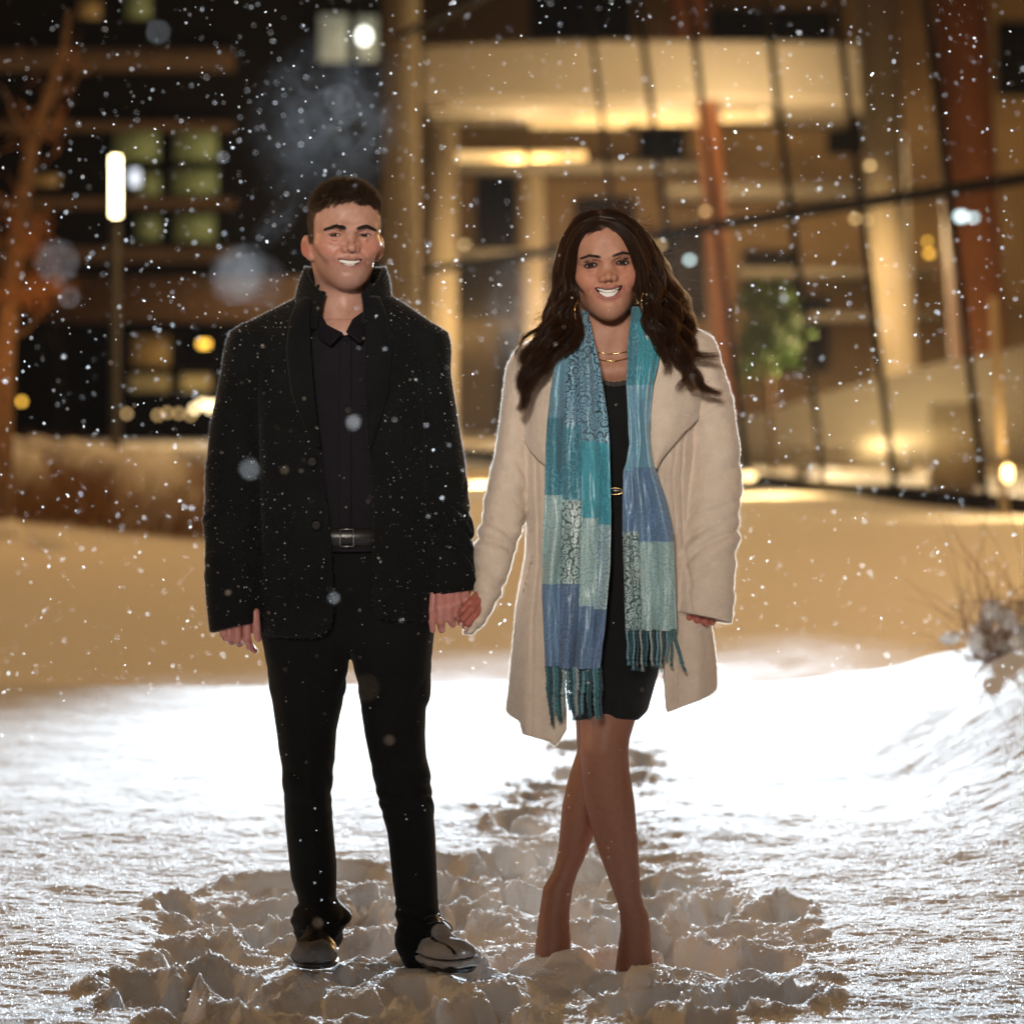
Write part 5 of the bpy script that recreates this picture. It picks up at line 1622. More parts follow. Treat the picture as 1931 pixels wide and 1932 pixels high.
# ---- long wavy hair
def lock(mb, pts, r, n, seed, wave=.0055, width=.00042, seg=34, frizz=.0014):
    rng = np.random.default_rng(seed)
    p = np.array([(wx(a, y), y, wz(b, y)) for a, b, y in pts], float)
    s = np.concatenate([[0], np.cumsum(np.linalg.norm(np.diff(p, axis=0), axis=1))]); s_len = s[-1]; s /= s[-1]
    t = np.linspace(0, 1, seg)
    # smooth guide
    tt = np.linspace(0, 1, 200); C = np.stack([np.interp(tt, s, p[:, i]) for i in range(3)], 1)
    k = np.hanning(31)[1:-1]; k /= k.sum()
    Cp = np.concatenate([2 * C[0] - C[14:0:-1], C, 2 * C[-1] - C[-2:-16:-1]]); C = np.stack([np.convolve(Cp[:, i], k, 'valid') for i in range(3)], 1)
    env = sstep(.22, .55, tt) * (1 - .5 * sstep(.85, 1, tt)) * (len(pts) > 7)
    fq = s_len * 62 + 0.0
    C = C + env[:, None] * np.stack([.0125 * np.sin(tt * fq + seed * 1.9), .009 * np.cos(tt * fq + seed * 1.9), 0 * tt], 1)
    C = np.stack([np.interp(t, tt, C[:, i]) for i in range(3)], 1)
    tg = np.gradient(C, axis=0); tg /= np.linalg.norm(tg, axis=1, keepdims=True)
    a = np.cross(tg, np.array([0, -1.0, 0.15])); a /= np.linalg.norm(a, axis=1, keepdims=True) + 1e-9
    b = np.cross(tg, a)
    R = np.interp(t, np.linspace(0, 1, len(r)), r)
    rho = np.sqrt(rng.uniform(0, 1, n)); ph = rng.uniform(0, 2 * np.pi, n)
    tw = rng.uniform(-.6, .9)
    ang = ph[:, None] + tw * t[None] * 2
    L_ = rng.uniform(.60, 1.04, n) if len(pts) > 4 else np.ones(n)
    sub = np.round(ph * 3); f1 = s_len * rng.uniform(26, 36); wv = wave * np.sin(t[None] * f1 * 2 + sub[:, None] * 1.7 + seed) * sstep(.15, .5, t)[None]
    off = rho[:, None] * R[None]
    P_ = C[None] + a[None] * (off * np.cos(ang) + wv)[..., None] + b[None] * (off * np.sin(ang) * .8 + wv * .6)[..., None]
    P_ += rng.normal(0, frizz, (n, 1, 3)) * t[None, :, None] ** 1.5 * 2 + np.cumsum(rng.normal(0, frizz * .16, (n, seg, 3)), axis=1)
    # shorten by resampling
    idx = t[None] * L_[:, None] * (seg - 1); i0 = np.clip(idx.astype(int), 0, seg - 2); f = np.clip(idx - i0, 0, 1)[..., None]
    rows = np.arange(n)[:, None]
    P_ = P_[rows, i0] * (1 - f) + P_[rows, i0 + 1] * f
    sd = rng.normal(size=(n, 1, 3)); tg2 = np.gradient(P_, axis=1)
    w_ = np.cross(tg2, sd); w_ /= np.linalg.norm(w_, axis=2, keepdims=True) + 1e-9
    wd = width * rng.uniform(.6, 1.4, (n, 1, 1)) * (1 - .75 * t[None, :, None] ** 3)
    V = np.stack([P_ - w_ * wd, P_ + w_ * wd], 2).reshape(-1, 3)
    j = np.arange(seg - 1)
    q = np.stack([2 * j, 2 * j + 1, 2 * j + 3, 2 * j + 2], 1)
    mb.add(V, (q[None] + (np.arange(n) * seg * 2)[:, None, None]).reshape(-1, 4))
    # dense core
    kk = int(seg * .72)
    mb.tube(C[:kk], np.maximum(R[:kk] * .6 * (1 - sstep(.45, .72, t[:kk])), .0004), 10)


hb = MB()
LK = [
 # left of the parting
 ([(1128, 421, -.085), (1107, 427, -.092), (1088, 446, -.086), (1077, 480, -.075), (1075, 520, -.066), (1070, 560, -.062), (1062, 605, -.090), (1042, 650, -.128), (1014, 698, -.150), (996, 742, -.152), (978, 776, -.150)], [.006, .011, .013, .014, .015, .017, .017, .015, .011, .007, .001], 1500),
 ([(1128, 414, -.07), (1102, 422, -.072), (1080, 452, -.060), (1068, 492, -.045), (1064, 540, -.035), (1056, 585, -.050), (1042, 632, -.095), (1020, 672, -.135), (1000, 715, -.150), (990, 750, -.148)], [.008, .013, .016, .018, .020, .021, .020, .016, .010, .002], 1500),
 ([(1132, 408, -.03), (1098, 416, -.03), (1072, 448, -.015), (1062, 492, -.0), (1056, 545, .0), (1050, 590, -.02), (1034, 632, -.07), (1008, 668, -.115), (990, 710, -.138), (984, 748, -.140), (977, 772, -.140)], [.008, .014, .018, .020, .020, .022, .018, .014, .011, .007, .001], 1300),
 ([(1132, 406, .02), (1095, 416, .03), (1070, 455, .05), (1064, 510, .06), (1060, 565, .05), (1045, 610, .02), (1020, 640, -.04), (998, 668, -.09), (986, 700, -.12), (980, 735, -.125)], [.010, .016, .022, .024, .024, .022, .016, .011, .007, .001], 900),
 ([(1078, 560, -.066), (1086, 600, -.085), (1090, 628, -.115), (1078, 655, -.142), (1056, 668, -.150), (1040, 690, -.150)], [.008, .012, .011, .008, .005, .001], 500),
 ([(1052, 575, -.05), (1040, 600, -.055), (1045, 640, -.10), (1060, 655, -.14)], [.012, .015, .014, .004], 500),
 ([(1040, 622, -.07), (1010, 622, -.085), (985, 636, -.10), (975, 662, -.115), (980, 700, -.125)], [.005, .004, .0025, .0015, .0005], 70),
 ([(1030, 640, -.08), (1005, 655, -.10), (992, 690, -.13), (982, 740, -.14)], [.004, .004, .003, .0005], 90),
 # right of it: sweep over the forehead
 ([(1130, 420, -.086), (1160, 425, -.096), (1186, 448, -.094), (1203, 486, -.084), (1211, 528, -.074), (1217, 566, -.070), (1228, 606, -.088), (1256, 640, -.118), (1284, 670, -.140), (1298, 702, -.145), (1322, 728, -.140), (1358, 743, -.130)], [.006, .011, .014, .015, .014, .016, .018, .017, .014, .010, .006, .001], 1700),
 ([(1130, 412, -.07), (1172, 420, -.072), (1200, 455, -.062), (1214, 500, -.050), (1222, 545, -.045), (1238, 590, -.060), (1262, 628, -.095), (1284, 662, -.128), (1298, 700, -.140), (1308, 736, -.138)], [.008, .013, .017, .019, .020, .021, .021, .017, .010, .001], 1500),
 ([(1140, 407, -.03), (1180, 418, -.03), (1212, 456, -.015), (1228, 504, .0), (1240, 548, .0), (1262, 588, -.02), (1284, 624, -.065), (1298, 655, -.10), (1318, 671, -.115), (1350, 672, -.115)], [.008, .014, .019, .021, .022, .022, .017, .011, .006, .001], 1300),
 ([(1140, 405, .02), (1184, 418, .03), (1218, 462, .05), (1236, 512, .065), (1254, 552, .06), (1280, 585, .035), (1296, 618, -.01), (1302, 655, -.06), (1300, 690, -.09)], [.010, .017, .023, .025, .024, .019, .013, .009, .002], 900),
 ([(1142, 408, .06), (1190, 430, .08), (1224, 480, .10), (1250, 530, .10), (1282, 565, .08), (1300, 600, .05), (1304, 640, .02)], [.014, .022, .026, .026, .020, .012, .002], 600),
 ([(1226, 600, -.08), (1234, 630, -.11), (1250, 665, -.138), (1262, 690, -.148), (1254, 706, -.15)], [.010, .013, .010, .005, .001], 350),
 ([(1296, 690, -.14), (1290, 715, -.142), (1278, 735, -.142)], [.004, .003, .0005], 60),
 # behind
 ([(1138, 408, .08), (1138, 450, .115), (1140, 520, .115), (1142, 600, .105), (1142, 680, .10), (1142, 720, .10)], [.03, .055, .062, .06, .055, .03], 900),
 ([(1110, 430, .09), (1086, 500, .10), (1080, 580, .09), (1066, 650, .085)], [.03, .035, .035, .02], 400),
 ([(1172, 430, .09), (1200, 500, .10), (1215, 580, .09), (1236, 650, .085)], [.03, .035, .035, .02], 400)]
for i, (pts, r, n) in enumerate(LK):
    lock(hb, pts, r, n, i + 1)
# crown hair lying on the scalp, and flyaways lit from behind
nrm2 = vert_normals(HW2, HQ2)
pk = np.where((HS2 > .5) & (HV2[:, 2] > .02))[0]
r_ = RNG.choice(pk, 5200)
sgn = np.sign(HV2[r_, 0] + .002)
D_ = np.stack([sgn * (0.7 + 0 * sgn), 0.15 + 0.35 * RNG.uniform(-1, 1, len(r_)), -0.15 + RNG.normal(0, .12, len(r_))], 1) + nrm2[r_] * .30
tan = D_ - nrm2[r_] * (np.sum(D_ * nrm2[r_], 1) - .12)[:, None]
strands(hb, HW2[r_], tan, RNG.uniform(.03, .06, len(r_)), np.full(len(r_), .0005), 6, curl=lambda t, n_=nrm2[r_], s_=sgn: -n_ * (t * t * .012)[..., None] * 1.0 if False else (-n_ * (0.012 * t * t)))
for (cx0, cy0, y0, dx, dy, n, Lh) in ((1120, 412, .0, -.5, .6, 60, .05), (1165, 412, .0, .6, .7, 70, .06), (1062, 520, .03, -1, .2, 60, .04), (1228, 500, .04, 1, .3, 80, .05), (1285, 575, .05, 1, .2, 60, .04), (1040, 600, .0, -1, .3, 50, .035), (1210, 440, .03, 1, .6, 60, .05)):
    n *= 3
    R0 = np.stack([wx(cx0) + RNG.normal(0, .018, n), y0 + RNG.normal(0, .03, n), wz(cy0) + RNG.normal(0, .02, n)], 1)
    Dd = np.stack([dx + RNG.normal(0, .5, n), RNG.normal(0, .3, n), dy + RNG.normal(0, .5, n)], 1)
    cv = RNG.normal(0, .014, (n, 3)) + np.array([0, 0, -.02])
    strands(hb, R0, Dd, Lh * RNG.uniform(.5, 1.2, n), np.full(n, .00028), 8, curl=lambda t, c=cv: c * t * t)
hb.build('hair', m_hair_w, woman)

# ------------------------------------------------------------------ buildings, lamps and plants behind
m_dark = simple('dark_cladding', (0.004, 0.003, 0.002), 0.95, noise=(0.6, .35), Specular_IOR_Level=0.05)
m_slab = simple('lamplit_slab', (0.055, 0.028, 0.010), 0.85, noise=(3, .3))  # concrete slabs and canopy, the orange lamplight put into their brown
m_conc = simple('beige_concrete', (0.42, 0.34, 0.23), 0.8, noise=(1.2, .12))
m_white = simple('painted_plaster', (0.46, 0.41, 0.34), 0.7, noise=(.8, .06))
m_wood = simple('terracotta_panel', (0.34, 0.125, 0.045), 0.6, noise=(1.5, .2))
m_floor = simple('stone_floor', (0.30, 0.23, 0.15), 0.4, noise=(2, .15))
m_frame = simple('dark_bronze_frame', (0.010, 0.008, 0.006), 0.7, Specular_IOR_Level=0.1)
m_pole = simple('dark_steel', (0.015, 0.014, 0.013), 0.5)
m_bark = simple('bark', (0.16, 0.095, 0.05), 0.9, noise=(14, .4), bump=(30, .6, .02))
m_leaf = simple('green_leaf', (0.075, 0.15, 0.015), 0.5, noise=(4, .5))
m_grass = simple('dry_grass', (0.26, 0.140, 0.045), 0.9, noise=(6, .35))
m_lampw = emis('warm_lamp', (1.0, 0.72, 0.34), 3.6)
m_tube = emis('lamp_tube', (1.0, 0.80, 0.42), 16.0)
m_strip = emis('ceiling_strip', (1.0, 0.68, 0.30), 1.6)
m_cool = emis('cool_lamp', (0.62, 0.86, 0.95), 6.0)
m_green = emis('lit_window_green', (0.36, 0.50, 0.26), 0.014)
m_dim = emis('lit_window_amber', (0.60, 0.42, 0.16), 0.028)
m_office = emis('lit_window_white', (0.62, 0.66, 0.52), 0.42)
m_screen = emis('lit_panel', (0.80, 0.87, 1.0), 1.5)
m_amber = emis('amber_lamp', (1.0, 0.55, 0.07), 4.5)
m_wlamp = emis('office_lamp', (0.95, 1.0, 0.92), 9.0)
m_glass, N, L, P = nmat('facade_glass')
_t = N.new('ShaderNodeBsdfTransparent'); _t.inputs[0].default_value = (0.90, 0.88, 0.83, 1)
P.inputs['Base Color'].default_value = (0.02, 0.02, 0.02, 1); P.inputs['Roughness'].default_value = 0.3
_f = N.new('ShaderNodeFresnel'); _f.inputs[0].default_value = 1.45
_m = N.new('ShaderNodeMixShader'); L.new(_f.outputs[0], _m.inputs[0]); L.new(_t.outputs[0], _m.inputs[1]); L.new(P.outputs[0], _m.inputs[2])
L.new(_m.outputs[0], [n for n in N if n.type == 'OUTPUT_MATERIAL'][0].inputs[0])


def pbox(mb, x0, y0, x1, y1, Y, dep, mi=0):
    """box covering photo px rectangle with its front face at depth Y"""
    X0, X1, Z1, Z0 = wx(x0, Y), wx(x1, Y), wz(y0, Y), wz(y1, Y)
    return mb.box(((X0 + X1) / 2, Y + dep / 2, (Z0 + Z1) / 2), (X1 - X0, dep, Z1 - Z0), mi)


def part(name, mat, parent, *boxes, Y, dep):
    mb = MB()
    for b in boxes: pbox(mb, *b, Y, dep)
    return mb.build(name, mat, parent, smooth=False)


# ---- dark office block on the left
YB = 75.0
ob = empty('office_building', (wx(300, YB), YB, 0), 'dark office block at left with a few faintly lit windows', 'building')
part('wall', m_dark, ob, (-2600, -900, 745, 880), Y=YB + .5, dep=6)
for (a, b) in ((92, 132), (228, 246), (372, 392), (465, 496)):
    part('slab_band', m_slab, ob, (-2600, a, 442, b), Y=YB + .1, dep=.38)
part('canopy', m_slab, ob, (90, 520, 600, 606), Y=YB - 1.4, dep=1.8)
for x in (105, 330, 560):
    part('pillar', m_dark, ob, (x - 9, 612, x + 9, 860), Y=YB - 1.2, dep=.5)
for (x0, y0, x1, y1, m) in ((216, 240, 300, 302, m_green), (330, 238, 410, 302, m_green), (252, 326, 302, 372, m_green), (326, 318, 410, 368, m_green), (258, 408, 302, 452, m_green), (330, 405, 406, 455, m_green),
                            (150, 0, 190, 34, m_dim), (240, -20, 284, 34, m_green), (60, 330, 112, 350, m_dim), (250, 632, 330, 690, m_dim), (500, 640, 580, 700, m_dim)):
    f = part('window', m_frame, ob, (x0 - 6, y0 - 6, x1 + 6, y1 + 6), Y=YB + .35, dep=.12)
    part('pane', m, f, (x0, y0, x1, y1), Y=YB + .30, dep=.03)
for (x0, y0, x1, y1) in ((602, 27, 656, 116), (672, 30, 712, 114)):
    f = part('window', m_frame, ob, (x0 - 5, y0 - 5, x1 + 5, y1 + 5), Y=YB + .35, dep=.12)
    part('pane', m_office, f, (x0, y0, x1, y1), Y=YB + .30, dep=.03)
part('shop_window', m_frame, ob, (240, 694, 402, 742), Y=YB + .35, dep=.12)
part('shop_pane', emis('shop_glow', (.65, .52, .22), .10), ob, (246, 706, 398, 738), Y=YB + .28, dep=.04)


def bulb(name, px, py, Y, rx, rz, mat, label, cat, group=None):
    s = Y_ = None
    th = np.linspace(0, np.pi, 9); ph = np.arange(14) * 2 * np.pi / 14
    c = (wx(px, Y), Y, wz(py, Y))
    G = np.stack([c[0] + rx * np.sin(th)[:, None] * np.cos(ph), c[1] + rx * np.sin(th)[:, None] * np.sin(ph), c[2] + rz * np.cos(th)[:, None] + 0 * ph], -1)
    o = MB().add(G.reshape(-1, 3), sheet(G, True)).build(name, mat)
    return tag(o, label, cat, group)


bulb('office_lamp', 687, 68, YB - .1, .14, .18, m_wlamp, 'bright white lamp glowing in the right pane of the lit office window', 'lamp')
for i, px in enumerate((614, 628, 642)):
    bulb('office_lamp', px, 91, YB - .1, .07, .06, m_office, 'small round lamp in the row across the left pane of the lit office window', 'lamp', 'lamps in the lit office window')
tag(part('lit_panel', m_screen, None, (246, 320, 263, 350), Y=60, dep=.1), 'small bluish white lit panel right of the lamp tube', 'sign')
tag(part('wall_lamp', m_amber, None, (376, 643, 394, 654), Y=66, dep=.1), 'amber oblong lamp above the shop front left of the man', 'lamp')
rng = np.random.default_rng(21)
for i in range(7):
    bulb('shop_light', 372 + rng.uniform(-8, 34), 768 + rng.uniform(-9, 9), 62 + rng.uniform(-1, 1), .07, .06, emis('shop_lamp', (1.0, .78, .42), 5), 'small warm lamp in the bright cluster beside the man\'s elbow', 'lamp', 'lamps clustered beside the man')
for i, px in enumerate((240, 298, 316, 338, 360)):
    bulb('string_light', px, 780 + 3 * math.sin(i * 2), 60, .045, .045, emis('string_lamp', (1.0, .66, .28), 2.2), 'small warm lamp in the low row above the grasses', 'lamp', 'lamps in a low row above the grasses')
bulb('string_light', 42, 757, 60, .05, .05, m_amber, 'lone dim amber lamp low beside the tree at left', 'lamp')

# ---- lamp post
YL = 28.0
lp = empty('street_lamp', (wx(219, YL), YL, 0), 'slim dark lamp post with a tall glowing tube head', 'street lamp')
X_ = wx(219, YL)
MB().tube([(X_, YL, .0), (X_, YL, .1), (X_, YL, .12), (X_, YL, wz(416, YL))], [.11, .11, .055, .055], 14).build('pole', m_pole, lp)
MB().tube([(X_, YL, wz(408, YL)), (X_, YL, wz(295, YL))], .046, 16).build('lamp_tube', m_tube, lp)
MB().tube([(X_, YL, wz(295, YL)), (X_, YL, wz(290, YL))], .05, 14).build('cap', m_pole, lp)

# ---- tree at the left edge, lit orange from below
YT = 22.0
tr = empty('tree', (wx(4, YT), YT, 0), 'bare young tree at the left edge lit orange from below', 'tree')
tp = [(2, 1010), (4, 800), (12, 640), (24, 540), (40, 400), (62, 270), (92, 180), (120, 105), (132, 20)]
mb = MB(); mb.tube([(wx(a, YT), YT, wz(b, YT)) for a, b in tp], np.linspace(.11, .02, len(tp)), 10)
for (s, ex, ey, r) in ((3, 110, 520, .035), (4, -60, 300, .03), (4, 100, 420, .03), (5, 130, 200, .025), (5, -10, 150, .025), (6, 170, 110, .02), (3, -60, 480, .03), (2, 80, 570, .03)):
    p0 = np.array(tp[s], float); p1 = np.array([ex, ey], float); q = np.linspace(0, 1, 7)[:, None]
    pp = p0 + (p1 - p0) * q + np.array([0, 18]) * np.sin(q * np.pi) + rng.normal(0, 3, (7, 2))
    mb.tube(np.stack([wx(pp[:, 0], YT), YT + q[:, 0] * rng.uniform(-.8, .8), wz(pp[:, 1], YT)], 1), np.linspace(r, .008, 7), 7)
mb.build('trunk', m_bark, tr)
mb = MB()
for (cx_, cy_, sx_, sy_, n) in ((60, 440, 22, 26, 90), (40, 560, 32, 18, 110), (90, 545, 24, 10, 60), (60, 250, 24, 24, 40), (-30, 420, 30, 60, 50), (110, 160, 26, 34, 24)):
    R0 = np.stack([wx(cx_ + rng.normal(0, sx_, n), YT), YT + rng.normal(0, .4, n), wz(cy_ + rng.normal(0, sy_, n), YT)], 1)
    strands(mb, R0, rng.normal(0, 1, (n, 3)) + (0, 0, .6), rng.uniform(.12, .35, n), np.full(n, .007), 2)
mb.build('crown', simple('dry_leaf_twigs', (.30, .13, .04), .8, noise=(9, .4)), tr)
lamp('tree_uplight', 'POINT', (wx(26, YT - .6), YT - .7, wz(640, YT)), 12, (1.0, .45, .12), shadow_soft_size=0.0)
lamp('canopy_light', 'POINT', (wx(340, 70), 69, wz(690, 70)), 110, (1.0, .58, .20), shadow_soft_size=0.0)
lamp('canopy_light', 'POINT', (wx(120, 66), 64, wz(640, 66)), 170, (1.0, .50, .15), shadow_soft_size=0.0)

# ---- drift of ornamental grasses with snow lying on them
n = 9000
gx = rng.uniform(-9.2, -2.45, n); gy = rng.uniform(23.0, 25.6, n)
clump = fbm(gx * 1.1, gy * 1.4, oct=2)
gz = np.array([ground_z(a, b) for a, b in zip(gx, gy)])
mb = MB()
lean = rng.normal(0, .22, (n, 3)) + np.array([.12, -.05, 1.0])
cv = np.stack([rng.normal(.08, .12, n), rng.normal(0, .1, n), -rng.uniform(.02, .16, n)], 1)
strands(mb, np.stack([gx, gy, gz - .03], 1), lean, (.72 + .18 * clump) * rng.uniform(.5, 1.1, n), np.full(n, .0055), 4, curl=lambda t, c=cv: c * t * t)
link_o = mb.build('grass', m_grass); tag(link_o, 'dry brown ornamental grasses in a long clump at left', 'grass'); link_o['kind'] = 'stuff'
xs_ = np.linspace(-9.4, -2.3, 150); ys_ = np.linspace(23.1, 25.8, 60)
Xg, Yg = np.meshgrid(xs_, ys_)
top = .58 + .16 * fbm(Xg * 1.1, Yg * 1.4, oct=3) + .05 * fbm(Xg * 5, Yg * 5, oct=3)
edge_ = sstep(23.1, 23.7, Yg) * sstep(25.8, 25.2, Yg) * sstep(-2.3, -3.2, Xg) * sstep(.0, .25, fbm(Xg * .9 + 4, Yg * 2.2, oct=3) + .25 + .2 * (Yg - 24.2))
Zg = ground_base(Xg, Yg) + top * edge_ - .06 * (1 - edge_)
sn = mesh_np('snow_cover', np.stack([Xg, Yg, Zg], -1).reshape(-1, 3), sheet(Xg[..., None] * np.ones(3)))
o = link('snow_cover', sn, m_snow, kind='stuff'); tag(o, 'snow lying on top of the brown grasses', 'snow')

# ---- glass atrium
A0, A1 = np.array([-3.15, 66.0]), np.array([5.22, 28.5])         # facade base line (x, y), far to near
A2 = A1 + (A1 - A0) * .35
LEAN = -.118                                                       # tops lean to the left


def fpt(px_base=None, s=None, z=0.0):
    """point of the facade plane: s along the base line, height z"""
    p = A0 + (A1 - A0) * s
    return np.array([p[0] + LEAN * z, p[1] + 0.02 * z, z])


def s_of_px(px):
    ss = np.linspace(0, 1.3, 2000); p = A0 + (A1 - A0) * ss[:, None]
    return float(np.interp(px, 965.5 + p[:, 0] / (p[:, 1] + CAM_D) * PXM * CAM_D, ss))


gf = empty('glass_facade', (*(A0 + A1) / 2, 0), 'tall leaning glass curtain wall with dark mullions on the right', 'glass wall')
H = 13.0
for px in (1215, 1312, 1410, 1555, 1690, 1860, 2080):
    s = s_of_px(px)
    MB().tube([fpt(s=s, z=-.05), fpt(s=s, z=H)], (.034 if px < 1300 else .042), 6, caps=True).build('mullion', m_frame, gf, smooth=False)
for z in (3.37, 7.6, 11.6):
    MB().tube([fpt(s=s_of_px(845), z=z), fpt(s=1.3, z=z)], .075, 6).build('transom', m_frame, gf, smooth=False)
MB().tube([fpt(s=0.02, z=.06), fpt(s=1.3, z=.06)], .13, 6).build('sill', m_frame, gf, smooth=False)
G = np.array([[fpt(s=.02, z=0), fpt(s=1.3, z=0)], [fpt(s=.02, z=H), fpt(s=1.3, z=H)]])
MB().add(G.reshape(-1, 3), [[0, 1, 3, 2]]).build('pane', m_glass, gf, smooth=False)

YI = 70.0
o = part('atrium_floor', m_floor, None, (700, 838, 3200, 842), Y=YI - 1, dep=30); o['kind'] = 'structure'
vf = [fpt(s=0.0)[:2], fpt(s=1.3)[:2], (60, 28), (60, 110), (-3, 110)]
o = MB().add([[a, b, .012] for a, b in vf], None, [[0, 1, 2], [0, 2, 3], [0, 3, 4]]).build('hall_floor', m_floor, None, smooth=False); o['kind'] = 'structure'
bpy.data.objects.remove(bpy.data.objects['atrium_floor'])
tag(part('corner_pier', m_conc, None, (722, -300, 788, 850), Y=66.5, dep=1.0), 'broad beige concrete pier at the corner of the glass hall', 'pier')
hw_ = empty('hall_interior', (wx(1300, 84), 84, 0), 'warm lit back wall of the hall with floors and window bays', 'building')
part('back_wall', simple('warm_plaster', (.38, .25, .12), .8, noise=(.5, .25)), hw_, (690, -300, 3000, 850), Y=86, dep=1)
for (x0, y0, x1, y1) in ((1000, -40, 1190, 72), (1340, 18, 1570, 80), (1560, 215, 1628, 290), (1205, 215, 1290, 300), (1085, 372, 1195, 470), (900, 330, 975, 600), (1400, 470, 1500, 560), (1440, 560, 1560, 700), (1880, 40, 2000, 180), (830, 480, 900, 600), (940, 620, 1040, 850), (1240, 440, 1330, 600)):
    f = part('window', m_frame, hw_, (x0, y0, x1, y1), Y=85.7, dep=.2)
    part('pane', m_dark, f, (x0 + 6, y0 + 6, x1 - 6, y1 - 6), Y=85.6, dep=.05)
for (x0, y0, x1, y1) in ((800, 305, 1330, 322), (1260, 345, 1660, 372), (820, 470, 1120, 486), (1400, 505, 1760, 520), (1420, 590, 1780, 604)):
    part('floor_slab', m_white, hw_, (x0, y0, x1, y1), Y=82.5, dep=3.1)
# curved gallery front with its lit soffit
YG = 72.0
bal = empty('gallery', (wx(1220, YG), YG, wz(180, YG)), 'wide pale gallery front high inside the hall with a glowing soffit', 'balcony')
xs_ = np.linspace(wx(792, YG), wx(1665, YG), 60); yc = YG + 1.2 * ((np.arange(60) - 32) / 30.0) ** 2
G = np.array([np.stack([xs_, yc, 0 * xs_ + z], 1) for z in (wz(182, YG), wz(178, YG), wz(82, YG), wz(76, YG))])
Vg, Qg = solid_sheet(G.astype(F32), .22); MB().add(Vg, Qg).build('parapet', m_white, bal)
G = np.array([np.stack([xs_, yc + d, 0 * xs_ + wz(183, YG)], 1) for d in (.0, 2.5, 5, 9)])
Vg, Qg = solid_sheet(G.astype(F32), .12); MB().add(Vg, Qg).build('soffit', m_white, bal)
def strip(x0, y0, x1, y1, Y, label):
    o = part('ceiling_light', m_strip, None, (x0, y0, x1, y1), Y=Y, dep=.5); return tag(o, label, 'ceiling light', 'strip lights in the hall')
strip(1085, 211, 1200, 228, 75.5, 'glowing ceiling strip under the gallery, left piece of the upper row'); strip(1200, 211, 1330, 232, 75.5, 'glowing ceiling strip under the gallery, brightest middle piece of the upper row')
strip(1330, 211, 1450, 226, 75.5, 'glowing ceiling strip under the gallery, right piece of the upper row'); strip(1000, 226, 1180, 238, 78, 'dimmer glowing strip just below the upper row under the gallery')
strip(862, 286, 990, 302, 77, 'glowing ceiling strip above the warm column, left piece of the lower row'); strip(1000, 286, 1105, 300, 77, 'glowing ceiling strip of the lower row, right piece')
# columns
def column(px0, px1, y0, Y, mat, label, lean=0.0, y1=860):
    a = (px1 - px0) / 2.0; c = (px0 + px1) / 2.0; r = a / PXM * (Y + CAM_D) / CAM_D
    z0, z1 = (0.0 if y1 > 800 else wz(y1, Y)), wz(y0, Y)
    mb = MB().tube([(wx(c, Y), Y, z0), (wx(c, Y), Y, z0 + .25), (wx(c, Y), Y, z0 + .26), (wx(c + lean, Y), Y, z1)], [r * 1.15, r * 1.15, r, r], 28)
    return tag(mb.build('column', mat, None), label, 'column', 'columns in the hall')
column(806, 862, 236, 73, m_conc, 'bright cream round column nearest the corner pier')
column(990, 1032, 330, 74, m_conc, 'slim cream column rising behind the woman\'s head', -8)
column(1262, 1332, -300, 74, m_wood, 'orange panelled post rising above the gallery front', -6, 78)
column(1352, 1396, 190, 66, m_wood, 'slender orange column right of the woman', -40)
column(1660, 1738, -120, 60, m_conc, 'thick cream column behind the glass right of the green plant', -55)
column(1800, 1905, -300, 52, m_wood, 'big terracotta column near the right edge', -60)
column(2010, 2120, -300, 52, m_wood, 'terracotta column cut off by the right edge', -60)
# ramp wall and counter inside
mb = MB()
for Y_, dep in ((50, .4),):
    v = [(1330, 812), (1560, 742), (1760, 688), (2000, 640), (2000, 905), (1330, 905)]
    F_ = [(wx(a, Y_), Y_, max(wz(b, Y_), 0.01)) for a, b in v]; B_ = [(x, y + dep, z) for x, y, z in F_]
    mb.add(F_ + B_, [[0, 1, 4, 5], [1, 2, 3, 4], [11, 10, 7, 6], [10, 9, 8, 7]] + [[i, i + 6, (i + 1) % 6 + 6, (i + 1) % 6] for i in range(6)])
tag(mb.build('ramp_wall', m_white, None, smooth=False), 'pale sloping stair wall inside the glass at right', 'stair wall')
tag(part('counter', m_white, None, (1490, 838, 1735, 850), (1505, 850, 1530, 905), (1690, 850, 1720, 905), Y=44, dep=.7), 'long pale table standing behind the glass at right', 'table')
tag(part('counter', m_conc, None, (1760, 760, 1850, 930), Y=38, dep=.6), 'beige block beside the near mullion behind the glass', 'counter')
# plant
YP = 46.0
pl_ = empty('indoor_tree', (wx(1455, YP), YP, 0), 'bushy green plant standing in the hall behind the glass', 'plant')
mb = MB().tube([(wx(1455, YP), YP, 0), (wx(1450, YP), YP, wz(700, YP)), (wx(1458, YP), YP, wz(600, YP))], [.05, .035, .02], 8)
mb.build('trunk', m_bark, pl_)
mb = MB(); n = 900
c_ = np.array([[1415, 575], [1440, 555], [1480, 590], [1450, 620], [1490, 640], [1425, 640], [1420, 690], [1465, 670]])[rng.integers(0, 8, n)] + rng.normal(0, 15, (n, 2))
R0 = np.stack([wx(c_[:, 0], YP), YP + rng.normal(0, .22, n), wz(c_[:, 1], YP)], 1)
d1 = rng.normal(0, 1, (n, 3)); d1 /= np.linalg.norm(d1, axis=1, keepdims=True); d2 = np.cross(d1, rng.normal(0, 1, (n, 3))); d2 /= np.linalg.norm(d2, axis=1, keepdims=True)
ln = rng.uniform(.06, .13, (n, 1)); Vq = np.stack([R0, R0 + d1 * ln + d2 * ln * .35, R0 + d1 * ln * 2, R0 + d1 * ln - d2 * ln * .35], 1).reshape(-1, 3)
